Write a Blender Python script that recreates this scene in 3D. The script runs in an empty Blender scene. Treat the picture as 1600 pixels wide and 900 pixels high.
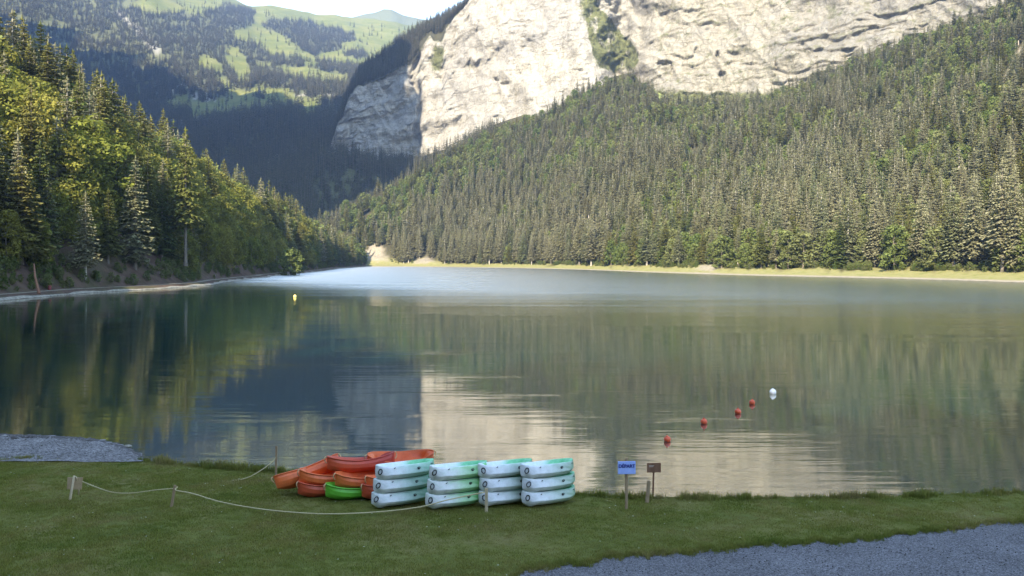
import bpy, math, random
import numpy as np
from mathutils import Vector, Matrix, Euler

rng = np.random.default_rng(7)
random.seed(7)
scene = bpy.context.scene
COL = scene.collection

# ------------------------------------------------------------------ camera, sky, sun
CAM_H, FPX, HOR = 7.4, 1385.0, 406.0
cam_data = bpy.data.cameras.new("camera")
cam_data.sensor_width = 36.0
cam_data.lens = 36.0 * FPX / 1600.0
cam_data.shift_y = -(450.0 - HOR) / 1600.0
cam_data.clip_start = 0.1
cam_data.clip_end = 30000.0
cam = bpy.data.objects.new("camera", cam_data)
cam.location = (0, 0, CAM_H)
cam.rotation_euler = (math.radians(90), 0, 0)
COL.objects.link(cam)
scene.camera = cam

SUN_EL, SUN_AZ = math.radians(31.0), math.radians(20.0)     # azimuth: to the left of straight behind the camera
SUN = Vector((-math.sin(SUN_AZ) * math.cos(SUN_EL), -math.cos(SUN_AZ) * math.cos(SUN_EL), math.sin(SUN_EL)))
world = bpy.data.worlds.new("World")
scene.world = world
world.use_nodes = True
wn = world.node_tree
bg = wn.nodes["Background"]
sky = wn.nodes.new("ShaderNodeTexSky")
sky.sky_type = 'NISHITA'
sky.sun_disc = False
sky.sun_elevation = SUN_EL
sky.sun_rotation = math.pi + SUN_AZ
sky.altitude = 1800
sky.air_density = 1.0
sky.dust_density = 0.3
sky.ozone_density = 1.0
wn.links.new(sky.outputs[0], bg.inputs[0])
bg.inputs[1].default_value = 0.15
sun_data = bpy.data.lights.new("sun", 'SUN')
sun_data.energy = 2.9
sun_data.angle = math.radians(0.5)
sun_data.color = (1.0, 0.97, 0.92)
sun = bpy.data.objects.new("sun", sun_data)
sun.rotation_euler = (-SUN).to_track_quat('-Z', 'Y').to_euler()
COL.objects.link(sun)
scene.view_settings.view_transform = 'Standard'
scene.view_settings.look = 'None'
scene.view_settings.exposure = 2.62
scene.view_settings.gamma = 1.0
scene.view_settings.use_white_balance = True
scene.view_settings.white_balance_temperature = 8100
scene.cycles.max_bounces = 6
scene.cycles.diffuse_bounces = 4
scene.cycles.glossy_bounces = 3
scene.cycles.transmission_bounces = 3
scene.cycles.volume_bounces = 0
scene.cycles.use_denoising = True
scene.cycles.caustics_reflective = False
scene.cycles.caustics_refractive = False

# ------------------------------------------------------------------ helpers
def noise2(x, y, seed=0):
    x = np.asarray(x, float); y = np.asarray(y, float)
    xi = np.floor(x).astype(np.int64); yi = np.floor(y).astype(np.int64)
    fx = x - xi; fy = y - yi
    fx = fx * fx * (3 - 2 * fx); fy = fy * fy * (3 - 2 * fy)
    def h(a, b):
        n = (a * 374761393 + b * 668265263 + seed * 1274126177) & 0xFFFFFFFF
        n = ((n ^ (n >> 13)) * 1103515245) & 0xFFFFFFFF
        n = ((n ^ (n >> 16)) * 2246822519) & 0xFFFFFFFF
        return ((n ^ (n >> 15)) & 0xFFFF) / 32767.5 - 1.0
    return (h(xi, yi) * (1 - fx) + h(xi + 1, yi) * fx) * (1 - fy) + (h(xi, yi + 1) * (1 - fx) + h(xi + 1, yi + 1) * fx) * fy

def fbm(x, y, oct=4, seed=0, gain=0.5):
    s = 0; a = 1.0; f = 1.0
    for o in range(oct):
        s = s + a * noise2(np.asarray(x) * f + o * 17.3, np.asarray(y) * f - o * 9.1, seed + o)
        a *= gain; f *= 2.03
    return s

def sstep(a, b, x):
    t = np.clip((np.asarray(x, float) - a) / (b - a), 0, 1)
    return t * t * (3 - 2 * t)

def make_mesh(name, verts, faces, mats=(), mat_idx=None, smooth=False, attrs=None):
    """faces: an (n,k) int array, or a list of such arrays / of tuples"""
    me = bpy.data.meshes.new(name)
    verts = np.asarray(verts, np.float32).reshape(-1, 3)
    if isinstance(faces, np.ndarray):
        faces = [faces]
    if len(faces) and not isinstance(faces[0], np.ndarray):
        groups = {}
        order = list(faces)
        loops = np.concatenate([np.asarray(f, np.int32) for f in order]) if order else np.zeros(0, np.int32)
        tot = np.array([len(f) for f in order], np.int32)
    else:
        loops = np.concatenate([f.reshape(-1) for f in faces]).astype(np.int32)
        tot = np.concatenate([np.full(len(f), f.shape[1], np.int32) for f in faces])
    start = np.concatenate([[0], np.cumsum(tot)[:-1]]).astype(np.int32)
    me.vertices.add(len(verts)); me.vertices.foreach_set("co", verts.reshape(-1))
    me.loops.add(len(loops)); me.loops.foreach_set("vertex_index", loops)
    me.polygons.add(len(tot)); me.polygons.foreach_set("loop_start", start); me.polygons.foreach_set("loop_total", tot)
    for m in mats:
        me.materials.append(m)
    if mat_idx is not None:
        me.polygons.foreach_set("material_index", np.asarray(mat_idx, np.int32))
    me.polygons.foreach_set("use_smooth", np.full(len(tot), smooth))
    for k, v in (attrs or {}).items():
        a = me.attributes.new(k, 'FLOAT', 'POINT')
        a.data.foreach_set("value", np.asarray(v, np.float32))
    me.update(calc_edges=True)
    return me

def grid_faces(nr, nc):
    i = np.arange(nr - 1)[:, None] * nc + np.arange(nc - 1)[None, :]
    i = i.reshape(-1)
    return np.stack([i, i + 1, i + nc + 1, i + nc], 1)

def link(name, me, parent=None, loc=None, rot=None, scale=None):
    o = bpy.data.objects.new(name, me)
    COL.objects.link(o)
    if parent is not None:
        o.parent = parent
    if loc is not None: o.location = loc
    if rot is not None: o.rotation_euler = rot
    if scale is not None: o.scale = (scale,) * 3 if isinstance(scale, (int, float)) else scale
    return o

def tag(o, label=None, cat=None, group=None, kind=None):
    if label: o['label'] = label
    if cat: o['category'] = cat
    if group: o['group'] = group
    if kind: o['kind'] = kind
    return o

def empty(name, label, cat, loc=(0, 0, 0), rot=(0, 0, 0), group=None, scale=1.0):
    o = bpy.data.objects.new(name, None)
    COL.objects.link(o)
    o.location = loc; o.rotation_euler = rot; o.scale = (scale,) * 3
    o.empty_display_size = 0.3
    return tag(o, label, cat, group)

class Geo:
    """collects shapes into one mesh"""
    def __init__(self): self.v = []; self.f = []
    def add(self, vs, fs):
        b = len(self.v)
        self.v += [tuple(p) for p in vs]
        self.f += [tuple(i + b for i in f) for f in fs]
    def tube(self, pts, r, n=6, cap=True):
        pts = [Vector(p) for p in pts]
        if not hasattr(r, '__len__'): r = [r] * len(pts)
        vs = []; up = Vector((0.13, 0.31, 0.94)).normalized()
        for i, p in enumerate(pts):
            d = (pts[min(i + 1, len(pts) - 1)] - pts[max(i - 1, 0)]).normalized()
            a = d.cross(up)
            if a.length < 1e-3: a = d.cross(Vector((1, 0, 0)))
            a.normalize(); b = d.cross(a)
            for k in range(n):
                t = 2 * math.pi * k / n
                vs.append(p + (a * math.cos(t) + b * math.sin(t)) * r[i])
        fs = []
        for i in range(len(pts) - 1):
            for k in range(n):
                fs.append((i * n + k, i * n + (k + 1) % n, (i + 1) * n + (k + 1) % n, (i + 1) * n + k))
        if cap:
            fs.append(tuple(range(n - 1, -1, -1))); fs.append(tuple((len(pts) - 1) * n + k for k in range(n)))
        self.add(vs, fs)
    def box(self, c, s, rot=None, bev=0.0):
        x, y, z = s[0] / 2, s[1] / 2, s[2] / 2
        b = min(bev, x * .9, y * .9, z * .9)
        R = Euler(rot).to_matrix() if rot else Matrix.Identity(3)
        c = Vector(c)
        if b <= 0:
            vs = [(sx * x, sy * y, sz * z) for sx in (-1, 1) for sy in (-1, 1) for sz in (-1, 1)]
            fs = [(0, 1, 3, 2), (4, 6, 7, 5), (0, 4, 5, 1), (2, 3, 7, 6), (0, 2, 6, 4), (1, 5, 7, 3)]
        else:                                     # chamfered along the long vertical edges and the rims
            ring = [(x - b, -y), (x, -y + b), (x, y - b), (x - b, y), (-x + b, y), (-x, y - b), (-x, -y + b), (-x + b, -y)]
            vs = []
            for zz, k in ((-z, 1), (-z + b, 0), (z - b, 0), (z, 1)):
                for (px, py) in ring:
                    sx = 1 - k * b / max(x, 1e-6); sy = 1 - k * b / max(y, 1e-6)
                    vs.append((px * sx, py * sy, zz))
            fs = []
            for i in range(3):
                for k in range(8):
                    fs.append((i * 8 + k, i * 8 + (k + 1) % 8, i * 8 + 8 + (k + 1) % 8, i * 8 + 8 + k))
            fs.append(tuple(range(7, -1, -1))); fs.append(tuple(24 + k for k in range(8)))
        self.add([R @ Vector(p) + c for p in vs], fs)
    def mesh(self, name, mat, smooth=False):
        return make_mesh(name, self.v, self.f, [mat], smooth=smooth)

# ---- materials
class NT:
    def __init__(self, name):
        self.m = bpy.data.materials.new(name); self.m.use_nodes = True
        self.t = self.m.node_tree; self.t.nodes.clear()
        self.out = self.t.nodes.new("ShaderNodeOutputMaterial")
    def n(self, typ, ins=None, **props):
        nd = self.t.nodes.new(typ)
        for k, v in props.items(): setattr(nd, k, v)
        for k, v in (ins or {}).items():
            s = nd.inputs[k]
            if hasattr(v, 'is_output') or isinstance(v, bpy.types.NodeSocket): self.t.links.new(v, s)
            else: s.default_value = v
        return nd
    def ramp(self, fac, stops, interp='LINEAR'):
        r = self.n("ShaderNodeValToRGB", {"Fac": fac})
        cr = r.color_ramp; cr.interpolation = interp
        while len(cr.elements) < len(stops): cr.elements.new(0.5)
        for e, (p, c) in zip(cr.elements, stops):
            e.position = p; e.color = (*c, 1) if len(c) == 3 else c
        return r.outputs[0]
    def math(self, op, a, b=0.0, c=0.0, clamp=False):
        nd = self.n("ShaderNodeMath", operation=op, use_clamp=clamp)
        for i, v in enumerate((a, b, c)):
            if isinstance(v, bpy.types.NodeSocket): self.t.links.new(v, nd.inputs[i])
            else: nd.inputs[i].default_value = v
        return nd.outputs[0]
    def mix(self, fac, a, b, mode='MIX'):
        nd = self.n("ShaderNodeMix", data_type='RGBA', blend_type=mode)
        for i, v in ((0, fac), (6, a), (7, b)):
            if isinstance(v, bpy.types.NodeSocket): self.t.links.new(v, nd.inputs[i])
            else: nd.inputs[i].default_value = (*v, 1) if hasattr(v, '__len__') and len(v) == 3 else v
        return nd.outputs[2]
    def noise(self, vec, scale, detail=4.0, rough=0.55, dist=0.0):
        nd = self.n("ShaderNodeTexNoise", {"Scale": scale, "Detail": detail, "Roughness": rough, "Distortion": dist})
        if vec is not None: self.t.links.new(vec, nd.inputs["Vector"])
        return nd.outputs[0]
    def pos(self, scale=None):
        g = self.n("ShaderNodeTexCoord").outputs["Object"]
        if scale is not None:
            g = self.n("ShaderNodeMapping", {"Vector": g, "Scale": scale}).outputs[0]
        return g
    def bump(self, h, strength, dist):
        return self.n("ShaderNodeBump", {"Height": h, "Strength": strength, "Distance": dist}).outputs[0]
    def principled(self, col, rough=0.8, normal=None, spec=0.3, **ins):
        p = self.n("ShaderNodeBsdfPrincipled")
        def put(k, v):
            if isinstance(v, bpy.types.NodeSocket): self.t.links.new(v, p.inputs[k])
            else: p.inputs[k].default_value = (*v, 1) if hasattr(v, '__len__') and len(v) == 3 else v
        put("Base Color", col); put("Roughness", rough); put("Specular IOR Level", spec)
        if normal is not None: put("Normal", normal)
        for k, v in ins.items(): put(k.replace('_', ' '), v)
        self.t.links.new(p.outputs[0], self.out.inputs[0])
        return self.m

def foliage_mat(name, c_a, c_b, c_c, transl=0.25):
    """leaf colour varies from tree to tree (object random) and from spray to spray (tint attribute)"""
    t = NT(name)
    oi = t.n("ShaderNodeObjectInfo")
    col = t.ramp(oi.outputs["Random"], [(0.0, c_a), (0.5, c_b), (1.0, c_c)])
    at = t.n("ShaderNodeAttribute", attribute_name="tint")
    g = t.n("ShaderNodeMix", data_type='RGBA', blend_type='MULTIPLY')
    g.inputs[0].default_value = 1.0
    t.t.links.new(col, g.inputs[6])
    cmb = t.n("ShaderNodeCombineColor", {0: at.outputs["Fac"], 1: at.outputs["Fac"], 2: at.outputs["Fac"]})
    t.t.links.new(cmb.outputs[0], g.inputs[7])
    d = t.n("ShaderNodeBsdfDiffuse", {"Color": g.outputs[2]})
    tr = t.n("ShaderNodeBsdfTranslucent", {"Color": g.outputs[2]})
    mx = t.n("ShaderNodeMixShader", {0: transl, 1: d.outputs[0], 2: tr.outputs[0]})
    t.t.links.new(mx.outputs[0], t.out.inputs[0])
    return t.m

def bark_mat(name, a, b):
    t = NT(name)
    p = t.pos((3, 3, 0.6))
    f = t.noise(p, 2.5, 5)
    return t.principled(t.ramp(f, [(0.3, a), (0.7, b)]), 0.9, t.bump(f, 0.6, 0.05), 0.1)

def plain_mat(name, a, b, scale=20.0, rough=0.6, bump=0.15, spec=0.3):
    t = NT(name)
    f = t.noise(t.pos(), scale, 5)
    return t.principled(t.ramp(f, [(0.3, a), (0.7, b)]), rough, t.bump(f, bump, 0.01), spec)

M = {}
M['spruce_grey'] = foliage_mat("spruce_grey", (0.215, 0.207, 0.108), (0.238, 0.226, 0.135), (0.152, 0.170, 0.080), 0.3)
M['spruce_green'] = foliage_mat("spruce_green", (0.120, 0.130, 0.038), (0.175, 0.165, 0.055), (0.085, 0.110, 0.036), 0.3)
M['leaf_green'] = foliage_mat("leaf_green", (0.145, 0.166, 0.034), (0.212, 0.196, 0.046), (0.165, 0.174, 0.037), 0.4)
M['leaf_slope'] = foliage_mat("leaf_slope", (0.095, 0.135, 0.038), (0.135, 0.160, 0.050), (0.160, 0.170, 0.070), 0.35)
M['far_spruce'] = foliage_mat("far_spruce", (0.085, 0.096, 0.048), (0.112, 0.116, 0.060), (0.064, 0.080, 0.042), 0.2)
M['bark'] = bark_mat("bark", (0.10, 0.085, 0.065), (0.22, 0.19, 0.15))
M['bark_pale'] = bark_mat("bark_pale", (0.30, 0.27, 0.22), (0.42, 0.39, 0.33))

# ------------------------------------------------------------------ terrain functions
def P(px, py, d):
    return ((px - 800.0) / FPX * d, d, CAM_H - (py - HOR) / FPX * d)

def zof(py, d):
    return CAM_H - (np.asarray(py, float) - HOR) / FPX * np.asarray(d, float)

# foreground lawn: falls gently towards the lake
def lawn_z(x, y):
    z = 0.3 + (28.0 - np.asarray(y, float)) * 0.05
    return np.where(z > 0.0, z, z * 0.4) + 0.02 * noise2(np.asarray(x) * .35, np.asarray(y) * .35, 3)

def lawn_d(py):
    return 5.7 / ((py - HOR) / FPX - 0.05)

def lawn_at(px, py):
    """the point of the lawn seen at a place of the photograph"""
    d = lawn_d(py)
    x = (px - 800.0) / FPX * d
    return Vector((x, d, float(lawn_z(x, d))))

E_PX = np.array([-900, -300, 0, 215, 300, 430, 600, 900, 1000, 1150, 1350, 1600, 2000, 2600])
E_D = np.array([32.5, 32.9, 32.9, 32.6, 31.4, 30.3, 28.7, 26.7, 26.2, 26.1, 26.3, 26.9, 28.5, 31.0])
def edge_d(px): return np.interp(px, E_PX, E_D)

# right-hand mountainside: (column of view, distance) -> height
R_PX = np.array([470, 500, 540, 620, 700, 760, 860, 900, 985, 1000, 1060, 1130, 1200, 1330, 1420, 1560, 1700, 2000, 2600, 3400.])
R_S = np.interp(R_PX, [470, 500, 540, 620, 700, 760, 860, 900, 1000, 1100, 1200, 1330, 1420, 1560, 1600, 1700, 2000, 2600, 3400],
                [1060, 1030, 990, 955, 900, 840, 732, 683, 540, 456, 410, 370, 345, 302, 293, 268, 222, 160, 120])
R_C = np.array([1070, 1080, 1090, 1150, 1200, 1260, 1240, 1225, 1200, 1170, 1140, 1110, 1060, 980, 930, 860, 800, 700, 600, 520.])
R_PY = np.array([372, 355, 338, 297, 254, 222, 186, 156, 131, 146, 166, 166, 166, 116, 84, 30, -60, -160, -200, -220.])
R_Z = zof(R_PY, R_C)
def right_s(px): return np.interp(px, R_PX, R_S)
def right_c(px): return np.interp(px, R_PX, R_C)
def right_z(px, d):
    px = np.asarray(px, float); d = np.asarray(d, float)
    ds, dc, zc = right_s(px), right_c(px), np.interp(px, R_PX, R_Z)
    t = d - ds
    s = t / (dc - ds)
    x = (px - 800) / FPX * d
    w = np.minimum(45.0, (dc - ds) * 0.35)
    bank = np.where(t < 0, t * 0.12, 0.35 * np.minimum(t, 5) / 5 * 1.6 + 4.2 * sstep(4, w, t))
    slope = (zc - 4) * np.clip((s - w / (dc - ds)) / (1 - w / (dc - ds)), 0, 1.4) ** 1.08
    bumpy = (6.0 * fbm(x / 120, d / 120, 3, 11) + 5 * noise2(x / 45, d / 160, 19)) * sstep(0.1, 0.4, s) * (1 - 0.8 * sstep(0.8, 1.0, s))
    return bank + slope + bumpy

# valley, wooded slopes and far hills (left of the cliff), by rows of view heights
V_PX = np.array([-700, -200, 0, 130, 200, 320, 420, 540, 640, 800.])
V_D = np.array([900, 1200, 1500, 1800, 2150, 2500, 3000, 3500, 4200, 4700.])
V_PY = np.array([
    [404, 335, 260, 190, 100, 30, -60, -140, -220, -215],
    [404, 340, 270, 205, 120, 50, -30, -110, -180, -170],
    [404, 345, 280, 222, 150, 90, 15, -60, -120, -110],
    [404, 345, 282, 230, 175, 112, 40, -25, -90, -80],
    [404, 345, 282, 236, 190, 122, 52, -12, -60, -50],
    [404, 345, 278, 222, 178, 130, 72, 14, -12, 0],
    [404, 340, 270, 208, 166, 134, 88, 42, 6, 30],
    [404, 335, 270, 204, 162, 132, 94, 58, 22, 45],
    [404, 335, 268, 215, 180, 150, 110, 75, 34, 55],
    [404, 335, 268, 235, 215, 190, 150, 110, 70, 80.]])
V_Z = zof(V_PY, V_D[None, :])
def valley_z(px, d):
    px = np.asarray(px, float); d = np.asarray(d, float)
    i = np.clip(np.searchsorted(V_PX, px) - 1, 0, len(V_PX) - 2)
    a = np.clip((px - V_PX[i]) / (V_PX[i + 1] - V_PX[i]), 0, 1)
    j = np.clip(np.searchsorted(V_D, d) - 1, 0, len(V_D) - 2)
    b = np.clip((d - V_D[j]) / (V_D[j + 1] - V_D[j]), 0, 1)
    a = a * a * (3 - 2 * a)
    z = (V_Z[i, j] * (1 - a) + V_Z[i + 1, j] * a) * (1 - b) + (V_Z[i, j + 1] * (1 - a) + V_Z[i + 1, j + 1] * a) * b
    x = (px - 800) / FPX * d
    k = sstep(1000, 1600, d)
    z = z - 75 * sstep(470, 540, px) * sstep(1420, 1300, d) - 30 * sstep(1150, 1000, d)
    return z + k * (16 * fbm(x / 260, d / 420, 4, 31) + 14 * noise2(x / 110 + d / 400, d / 700, 37))

# left hillside along the shore: stations of the shoreline, then inland distance
SHORE = np.array([(-160, 1050), (-152, 860), (-143, 740), (-128, 620), (-121, 560), (-111, 427), (-98, 331), (-89, 250), (-92, 213), (-96, 193),
                  (-92, 158), (-88, 115), (-80, 75), (-62, 42), (-44, 12), (-22, -14), (14, -30), (70, -42), (160, -48), (260, -40)], float)
def resample(pts, step):
    seg = np.linalg.norm(np.diff(pts, axis=0), axis=1)
    s = np.concatenate([[0], np.cumsum(seg)])
    q = np.arange(0, s[-1], step)
    xy = np.stack([np.interp(q, s, pts[:, 0]), np.interp(q, s, pts[:, 1])], 1)
    k = np.hanning(15); k /= k.sum()
    pad = np.pad(xy, ((7, 7), (0, 0)), mode='edge')
    sm = np.stack([np.convolve(pad[:, c], k, 'valid') for c in (0, 1)], 1)
    return sm
SHL = resample(SHORE, 3.0)
SHL[:, 0] += 1.6 * noise2(np.arange(len(SHL)) * 0.11, np.zeros(len(SHL)), 5)
tan_ = np.gradient(SHL, axis=0); tan_ /= np.linalg.norm(tan_, axis=1)[:, None]
kk = np.hanning(41); kk /= kk.sum()
nrm = np.stack([tan_[:, 1], -tan_[:, 0]], 1)
nrm = np.stack([np.convolve(np.pad(nrm[:, c], 20, mode='edge'), kk, 'valid') for c in (0, 1)], 1)
nrm /= np.linalg.norm(nrm, axis=1)[:, None]
if nrm[len(nrm) // 3, 0] > 0: nrm = -nrm
def left_xy(i, t):
    i = np.asarray(i, float); i0 = np.clip(np.floor(i).astype(int), 0, len(SHL) - 2); f = i - i0
    b = SHL[i0] * (1 - f)[..., None] + SHL[i0 + 1] * f[..., None]
    n = nrm[i0] * (1 - f)[..., None] + nrm[i0 + 1] * f[..., None]
    return b[..., 0] + n[..., 0] * t, b[..., 1] + n[..., 1] * t, np.where(b[..., 0] > 0, -60 - b[..., 0], b[..., 1])
def left_z(i, t):
    x, y, yb = left_xy(i, t)
    Hc = np.interp(yb, [-160, -110, -74, -60, -15, 0, 60, 120, 250, 330, 400, 480, 560, 650, 740, 860], [8, 12, 45, 85, 98, 98, 82, 80, 82, 78, 64, 50, 42, 32, 20, 6])  # crest behind the camera, out of view, is raised to shade the lawn
    sl = np.interp(yb, [-110, -60, 0, 70, 140], [0.3, 1.1, 1.15, 1.1, 0.92])
    t = np.asarray(t, float)
    path = np.where(t < 0, t * 0.25, np.minimum(t, 1.6) / 1.6 * 0.8)
    h = Hc * np.tanh(np.maximum(t - 6.5, 0) * sl / Hc)
    gul = 2.6 * noise2(np.asarray(i) * 0.17, np.asarray(t) * 0.04, 8) * sstep(7, 20, t) + 4 * fbm(x / 70, y / 70, 3, 9) * sstep(15, 45, t)
    return path + h + gul

# ------------------------------------------------------------------ ground materials
def soil_mat():
    t = NT("forest_floor")
    p = t.pos()
    f = t.noise(p, 0.35, 8, 0.65)
    g = t.noise(p, 0.06, 5, 0.6)
    c = t.ramp(f, [(0.3, (0.050, 0.034, 0.024)), (0.55, (0.105, 0.070, 0.050)), (0.75, (0.075, 0.072, 0.030))])
    c = t.mix(t.math('MULTIPLY', t.ramp(g, [(0.48, (0, 0, 0)), (0.62, (1, 1, 1))]), 0.6), c, (0.050, 0.062, 0.022))
    return t.principled(c, 0.95, t.bump(f, 0.9, 0.5), 0.1)
M['soil'] = soil_mat()

def right_ground_mat():
    t = NT("wooded_slope_ground")
    p = t.pos()
    f = t.noise(p, 0.12, 8, 0.65)
    at = t.n("ShaderNodeAttribute", attribute_name="bank").outputs["Fac"]
    me = t.n("ShaderNodeAttribute", attribute_name="meadow").outputs["Fac"]
    st = t.n("ShaderNodeAttribute", attribute_name="stone").outputs["Fac"]
    c = t.ramp(f, [(0.3, (0.035, 0.032, 0.018)), (0.7, (0.070, 0.066, 0.034))])
    gr = t.ramp(t.noise(p, 0.3, 6, 0.6), [(0.3, (0.150, 0.165, 0.050)), (0.55, (0.235, 0.215, 0.095)), (0.75, (0.165, 0.190, 0.055))])
    c = t.mix(at, c, gr)
    md = t.ramp(t.noise(p, 0.05, 8, 0.7), [(0.35, (0.10, 0.135, 0.040)), (0.55, (0.18, 0.215, 0.065)), (0.72, (0.30, 0.29, 0.20))])
    c = t.mix(me, c, md)
    sn = t.ramp(t.noise(p, 0.5, 8, 0.7), [(0.3, (0.19, 0.165, 0.12)), (0.7, (0.33, 0.29, 0.225))])
    c = t.mix(st, c, sn)
    return t.principled(c, 0.95, t.bump(t.noise(p, 0.8, 6), 0.6, 0.6), 0.1)
M['right_ground'] = right_ground_mat()

def hills_mat():
    t = NT("alpine_meadow")
    p = t.pos()
    f = t.noise(p, 0.012, 9, 0.62)
    fo = t.n("ShaderNodeAttribute", attribute_name="wood").outputs["Fac"]
    me = t.ramp(f, [(0.30, (0.085, 0.098, 0.028)), (0.48, (0.115, 0.128, 0.036)), (0.60, (0.155, 0.155, 0.050)), (0.74, (0.095, 0.106, 0.034))])
    rk = t.noise(p, 0.045, 9, 0.7)
    me = t.mix(t.ramp(rk, [(0.64, (0, 0, 0)), (0.70, (1, 1, 1))]), me, (0.34, 0.32, 0.26))
    wo = t.ramp(t.noise(p, 0.08, 6, 0.7), [(0.3, (0.070, 0.078, 0.036)), (0.7, (0.120, 0.122, 0.055))])
    c = t.mix(fo, me, wo)
    st = t.n("ShaderNodeAttribute", attribute_name="scree").outputs["Fac"]
    c = t.mix(st, c, (0.33, 0.31, 0.27))
    return t.principled(c, 0.95, t.bump(rk, 0.7, 6.0), 0.05)
M['hills'] = hills_mat()

def rock_mat():
    t = NT("limestone")
    p = t.pos()
    big = t.noise(t.pos((0.006, 0.006, 0.010)), 1.0, 6, 0.6, 0.5)
    strata = t.noise(t.pos((0.02, 0.02, 0.15)), 1.0, 6, 0.65, 1.2)
    vert = t.noise(t.pos((0.10, 0.10, 0.010)), 1.0, 6, 0.65, 0.6)
    fine = t.noise(p, 0.16, 9, 0.72, 0.6)
    c = t.ramp(big, [(0.25, (0.28, 0.277, 0.268)), (0.45, (0.39, 0.38, 0.355)), (0.58, (0.46, 0.44, 0.39)), (0.75, (0.34, 0.338, 0.332))])
    c = t.mix(0.55, c, t.ramp(fine, [(0.30, (0.10, 0.09, 0.07)), (0.46, (0.70, 0.68, 0.62)), (0.7, (1.0, 0.98, 0.92))]), 'MULTIPLY')
    c = t.mix(t.ramp(vert, [(0.50, (0, 0, 0)), (0.68, (0.8, 0.8, 0.8))]), c, (0.28, 0.255, 0.20))
    c = t.mix(t.ramp(strata, [(0.62, (0, 0, 0)), (0.74, (0.35, 0.35, 0.35))]), c, (0.30, 0.28, 0.23))
    wp = t.n("ShaderNodeVectorMath", {0: t.pos((0.055, 0.055, 0.045)), 1: t.n("ShaderNodeTexNoise", {"Vector": t.pos((0.03, 0.03, 0.03)), "Scale": 1.0, "Detail": 5.0}).outputs["Color"]}, operation='ADD').outputs[0]
    cr1 = t.n("ShaderNodeTexVoronoi", {"Vector": wp, "Scale": 1.6}, feature='DISTANCE_TO_EDGE').outputs["Distance"]
    cr2 = t.n("ShaderNodeTexVoronoi", {"Vector": wp, "Scale": 4.5}, feature='DISTANCE_TO_EDGE').outputs["Distance"]
    cm = t.noise(t.pos((0.04, 0.04, 0.05)), 1.0, 4, 0.6)
    k1 = t.math('MULTIPLY', t.ramp(cr1, [(0.0, (1, 1, 1)), (0.09, (0, 0, 0))]), t.ramp(cm, [(0.42, (0, 0, 0)), (0.62, (1, 1, 1))]))
    k2 = t.math('MULTIPLY', t.ramp(cr2, [(0.0, (1, 1, 1)), (0.12, (0, 0, 0))]), t.ramp(cm, [(0.36, (0.9, 0.9, 0.9)), (0.56, (0, 0, 0))]))
    kk_ = t.math('MULTIPLY', t.math('MAXIMUM', k1, k2), 0.75)
    c = t.mix(kk_, c, (0.17, 0.155, 0.115))  # dark crack lines in the colour stand in for weak relief shading
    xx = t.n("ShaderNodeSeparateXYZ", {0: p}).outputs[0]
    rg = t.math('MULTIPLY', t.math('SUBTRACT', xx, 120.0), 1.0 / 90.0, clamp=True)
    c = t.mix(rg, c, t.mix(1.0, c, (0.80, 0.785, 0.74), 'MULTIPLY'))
    vg = t.n("ShaderNodeAttribute", attribute_name="veg").outputs["Fac"]
    vn = t.noise(p, 0.07, 8, 0.75)
    vm = t.math('SUBTRACT', t.math('ADD', vg, t.math('MULTIPLY', vn, 1.0)), 0.95, clamp=True)
    vm = t.math('MULTIPLY', vm, 5.0, clamp=True)
    c = t.mix(vm, c, t.ramp(fine, [(0.35, (0.075, 0.085, 0.035)), (0.65, (0.155, 0.160, 0.070))]))
    h = t.math('ADD', t.math('MULTIPLY', fine, 1.0), t.math('MULTIPLY', strata, 0.8))
    return t.principled(c, 0.95, t.bump(h, 1.0, 5.0), 0.1)
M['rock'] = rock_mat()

# ------------------------------------------------------------------ setting: ground, hills, cliff
def grid_object(name, X, Y, Z, mat, attrs=None, kind='structure', smooth=True):
    nr, nc = X.shape
    v = np.stack([X, Y, Z], -1).reshape(-1, 3)
    me = make_mesh(name, v, grid_faces(nr, nc), [mat], smooth=smooth, attrs={k: a.reshape(-1) for k, a in (attrs or {}).items()})
    return tag(link(name, me), kind=kind)

# base ground reaching the horizon (below everything else)
gx, gy = np.meshgrid(np.linspace(-9000, 9000, 40), np.linspace(-6000, 12000, 40))
grid_object("ground", gx, gy, np.full(gx.shape, -6.0), M['soil'])

# left hillside, with its unseen stretch behind the camera that shades the lawn
ii = np.arange(0, len(SHL), 1.0)
tt = np.concatenate([[-14, -5, -2, -0.6, 0, 0.5, 1.0, 1.6, 2.4, 3.5, 5, 6.2, 7, 8, 9.5, 11, 13], np.arange(15.5, 60, 2.5), np.arange(62, 130, 5), np.arange(135, 360, 18)])
I, T = np.meshgrid(ii, tt, indexing='ij')
X, Y, YB = left_xy(I, T)
Z = left_z(I, T)
grid_object("hillside", X, Y, Z, M['soil'])

# right mountainside with the grassy bank of the far shore
pxs = np.concatenate([np.arange(470, 1700, 5.0), np.arange(1700, 3401, 25.0)])
ss = np.concatenate([np.linspace(-0.06, 0.12, 26), np.linspace(0.135, 1.12, 90)])
PX, S = np.meshgrid(pxs, ss, indexing='ij')
D = right_s(PX) + S * (right_c(PX) - right_s(PX))
D = np.where(S > 1, right_c(PX) + (S - 1) * 500, D)
Z = right_z(PX, D)
over = np.clip(S - 1, 0, 1)
Z = np.where(PX < 770, Z - over * 600 * sstep(770, 730, PX), Z)
tsh = D - right_s(PX)
bank = 1 - sstep(0.55, 1.0, tsh / np.minimum(45.0, (right_c(PX) - right_s(PX)) * 0.35) + 0.3 * fbm(PX / 9, D / 25, 3, 51))
pyv = HOR - (Z - CAM_H) / D * FPX
meadow = np.maximum(sstep(0.9, 0.96, S) * sstep(1005, 1030, PX) * sstep(1215, 1185, PX), 0)
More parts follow.
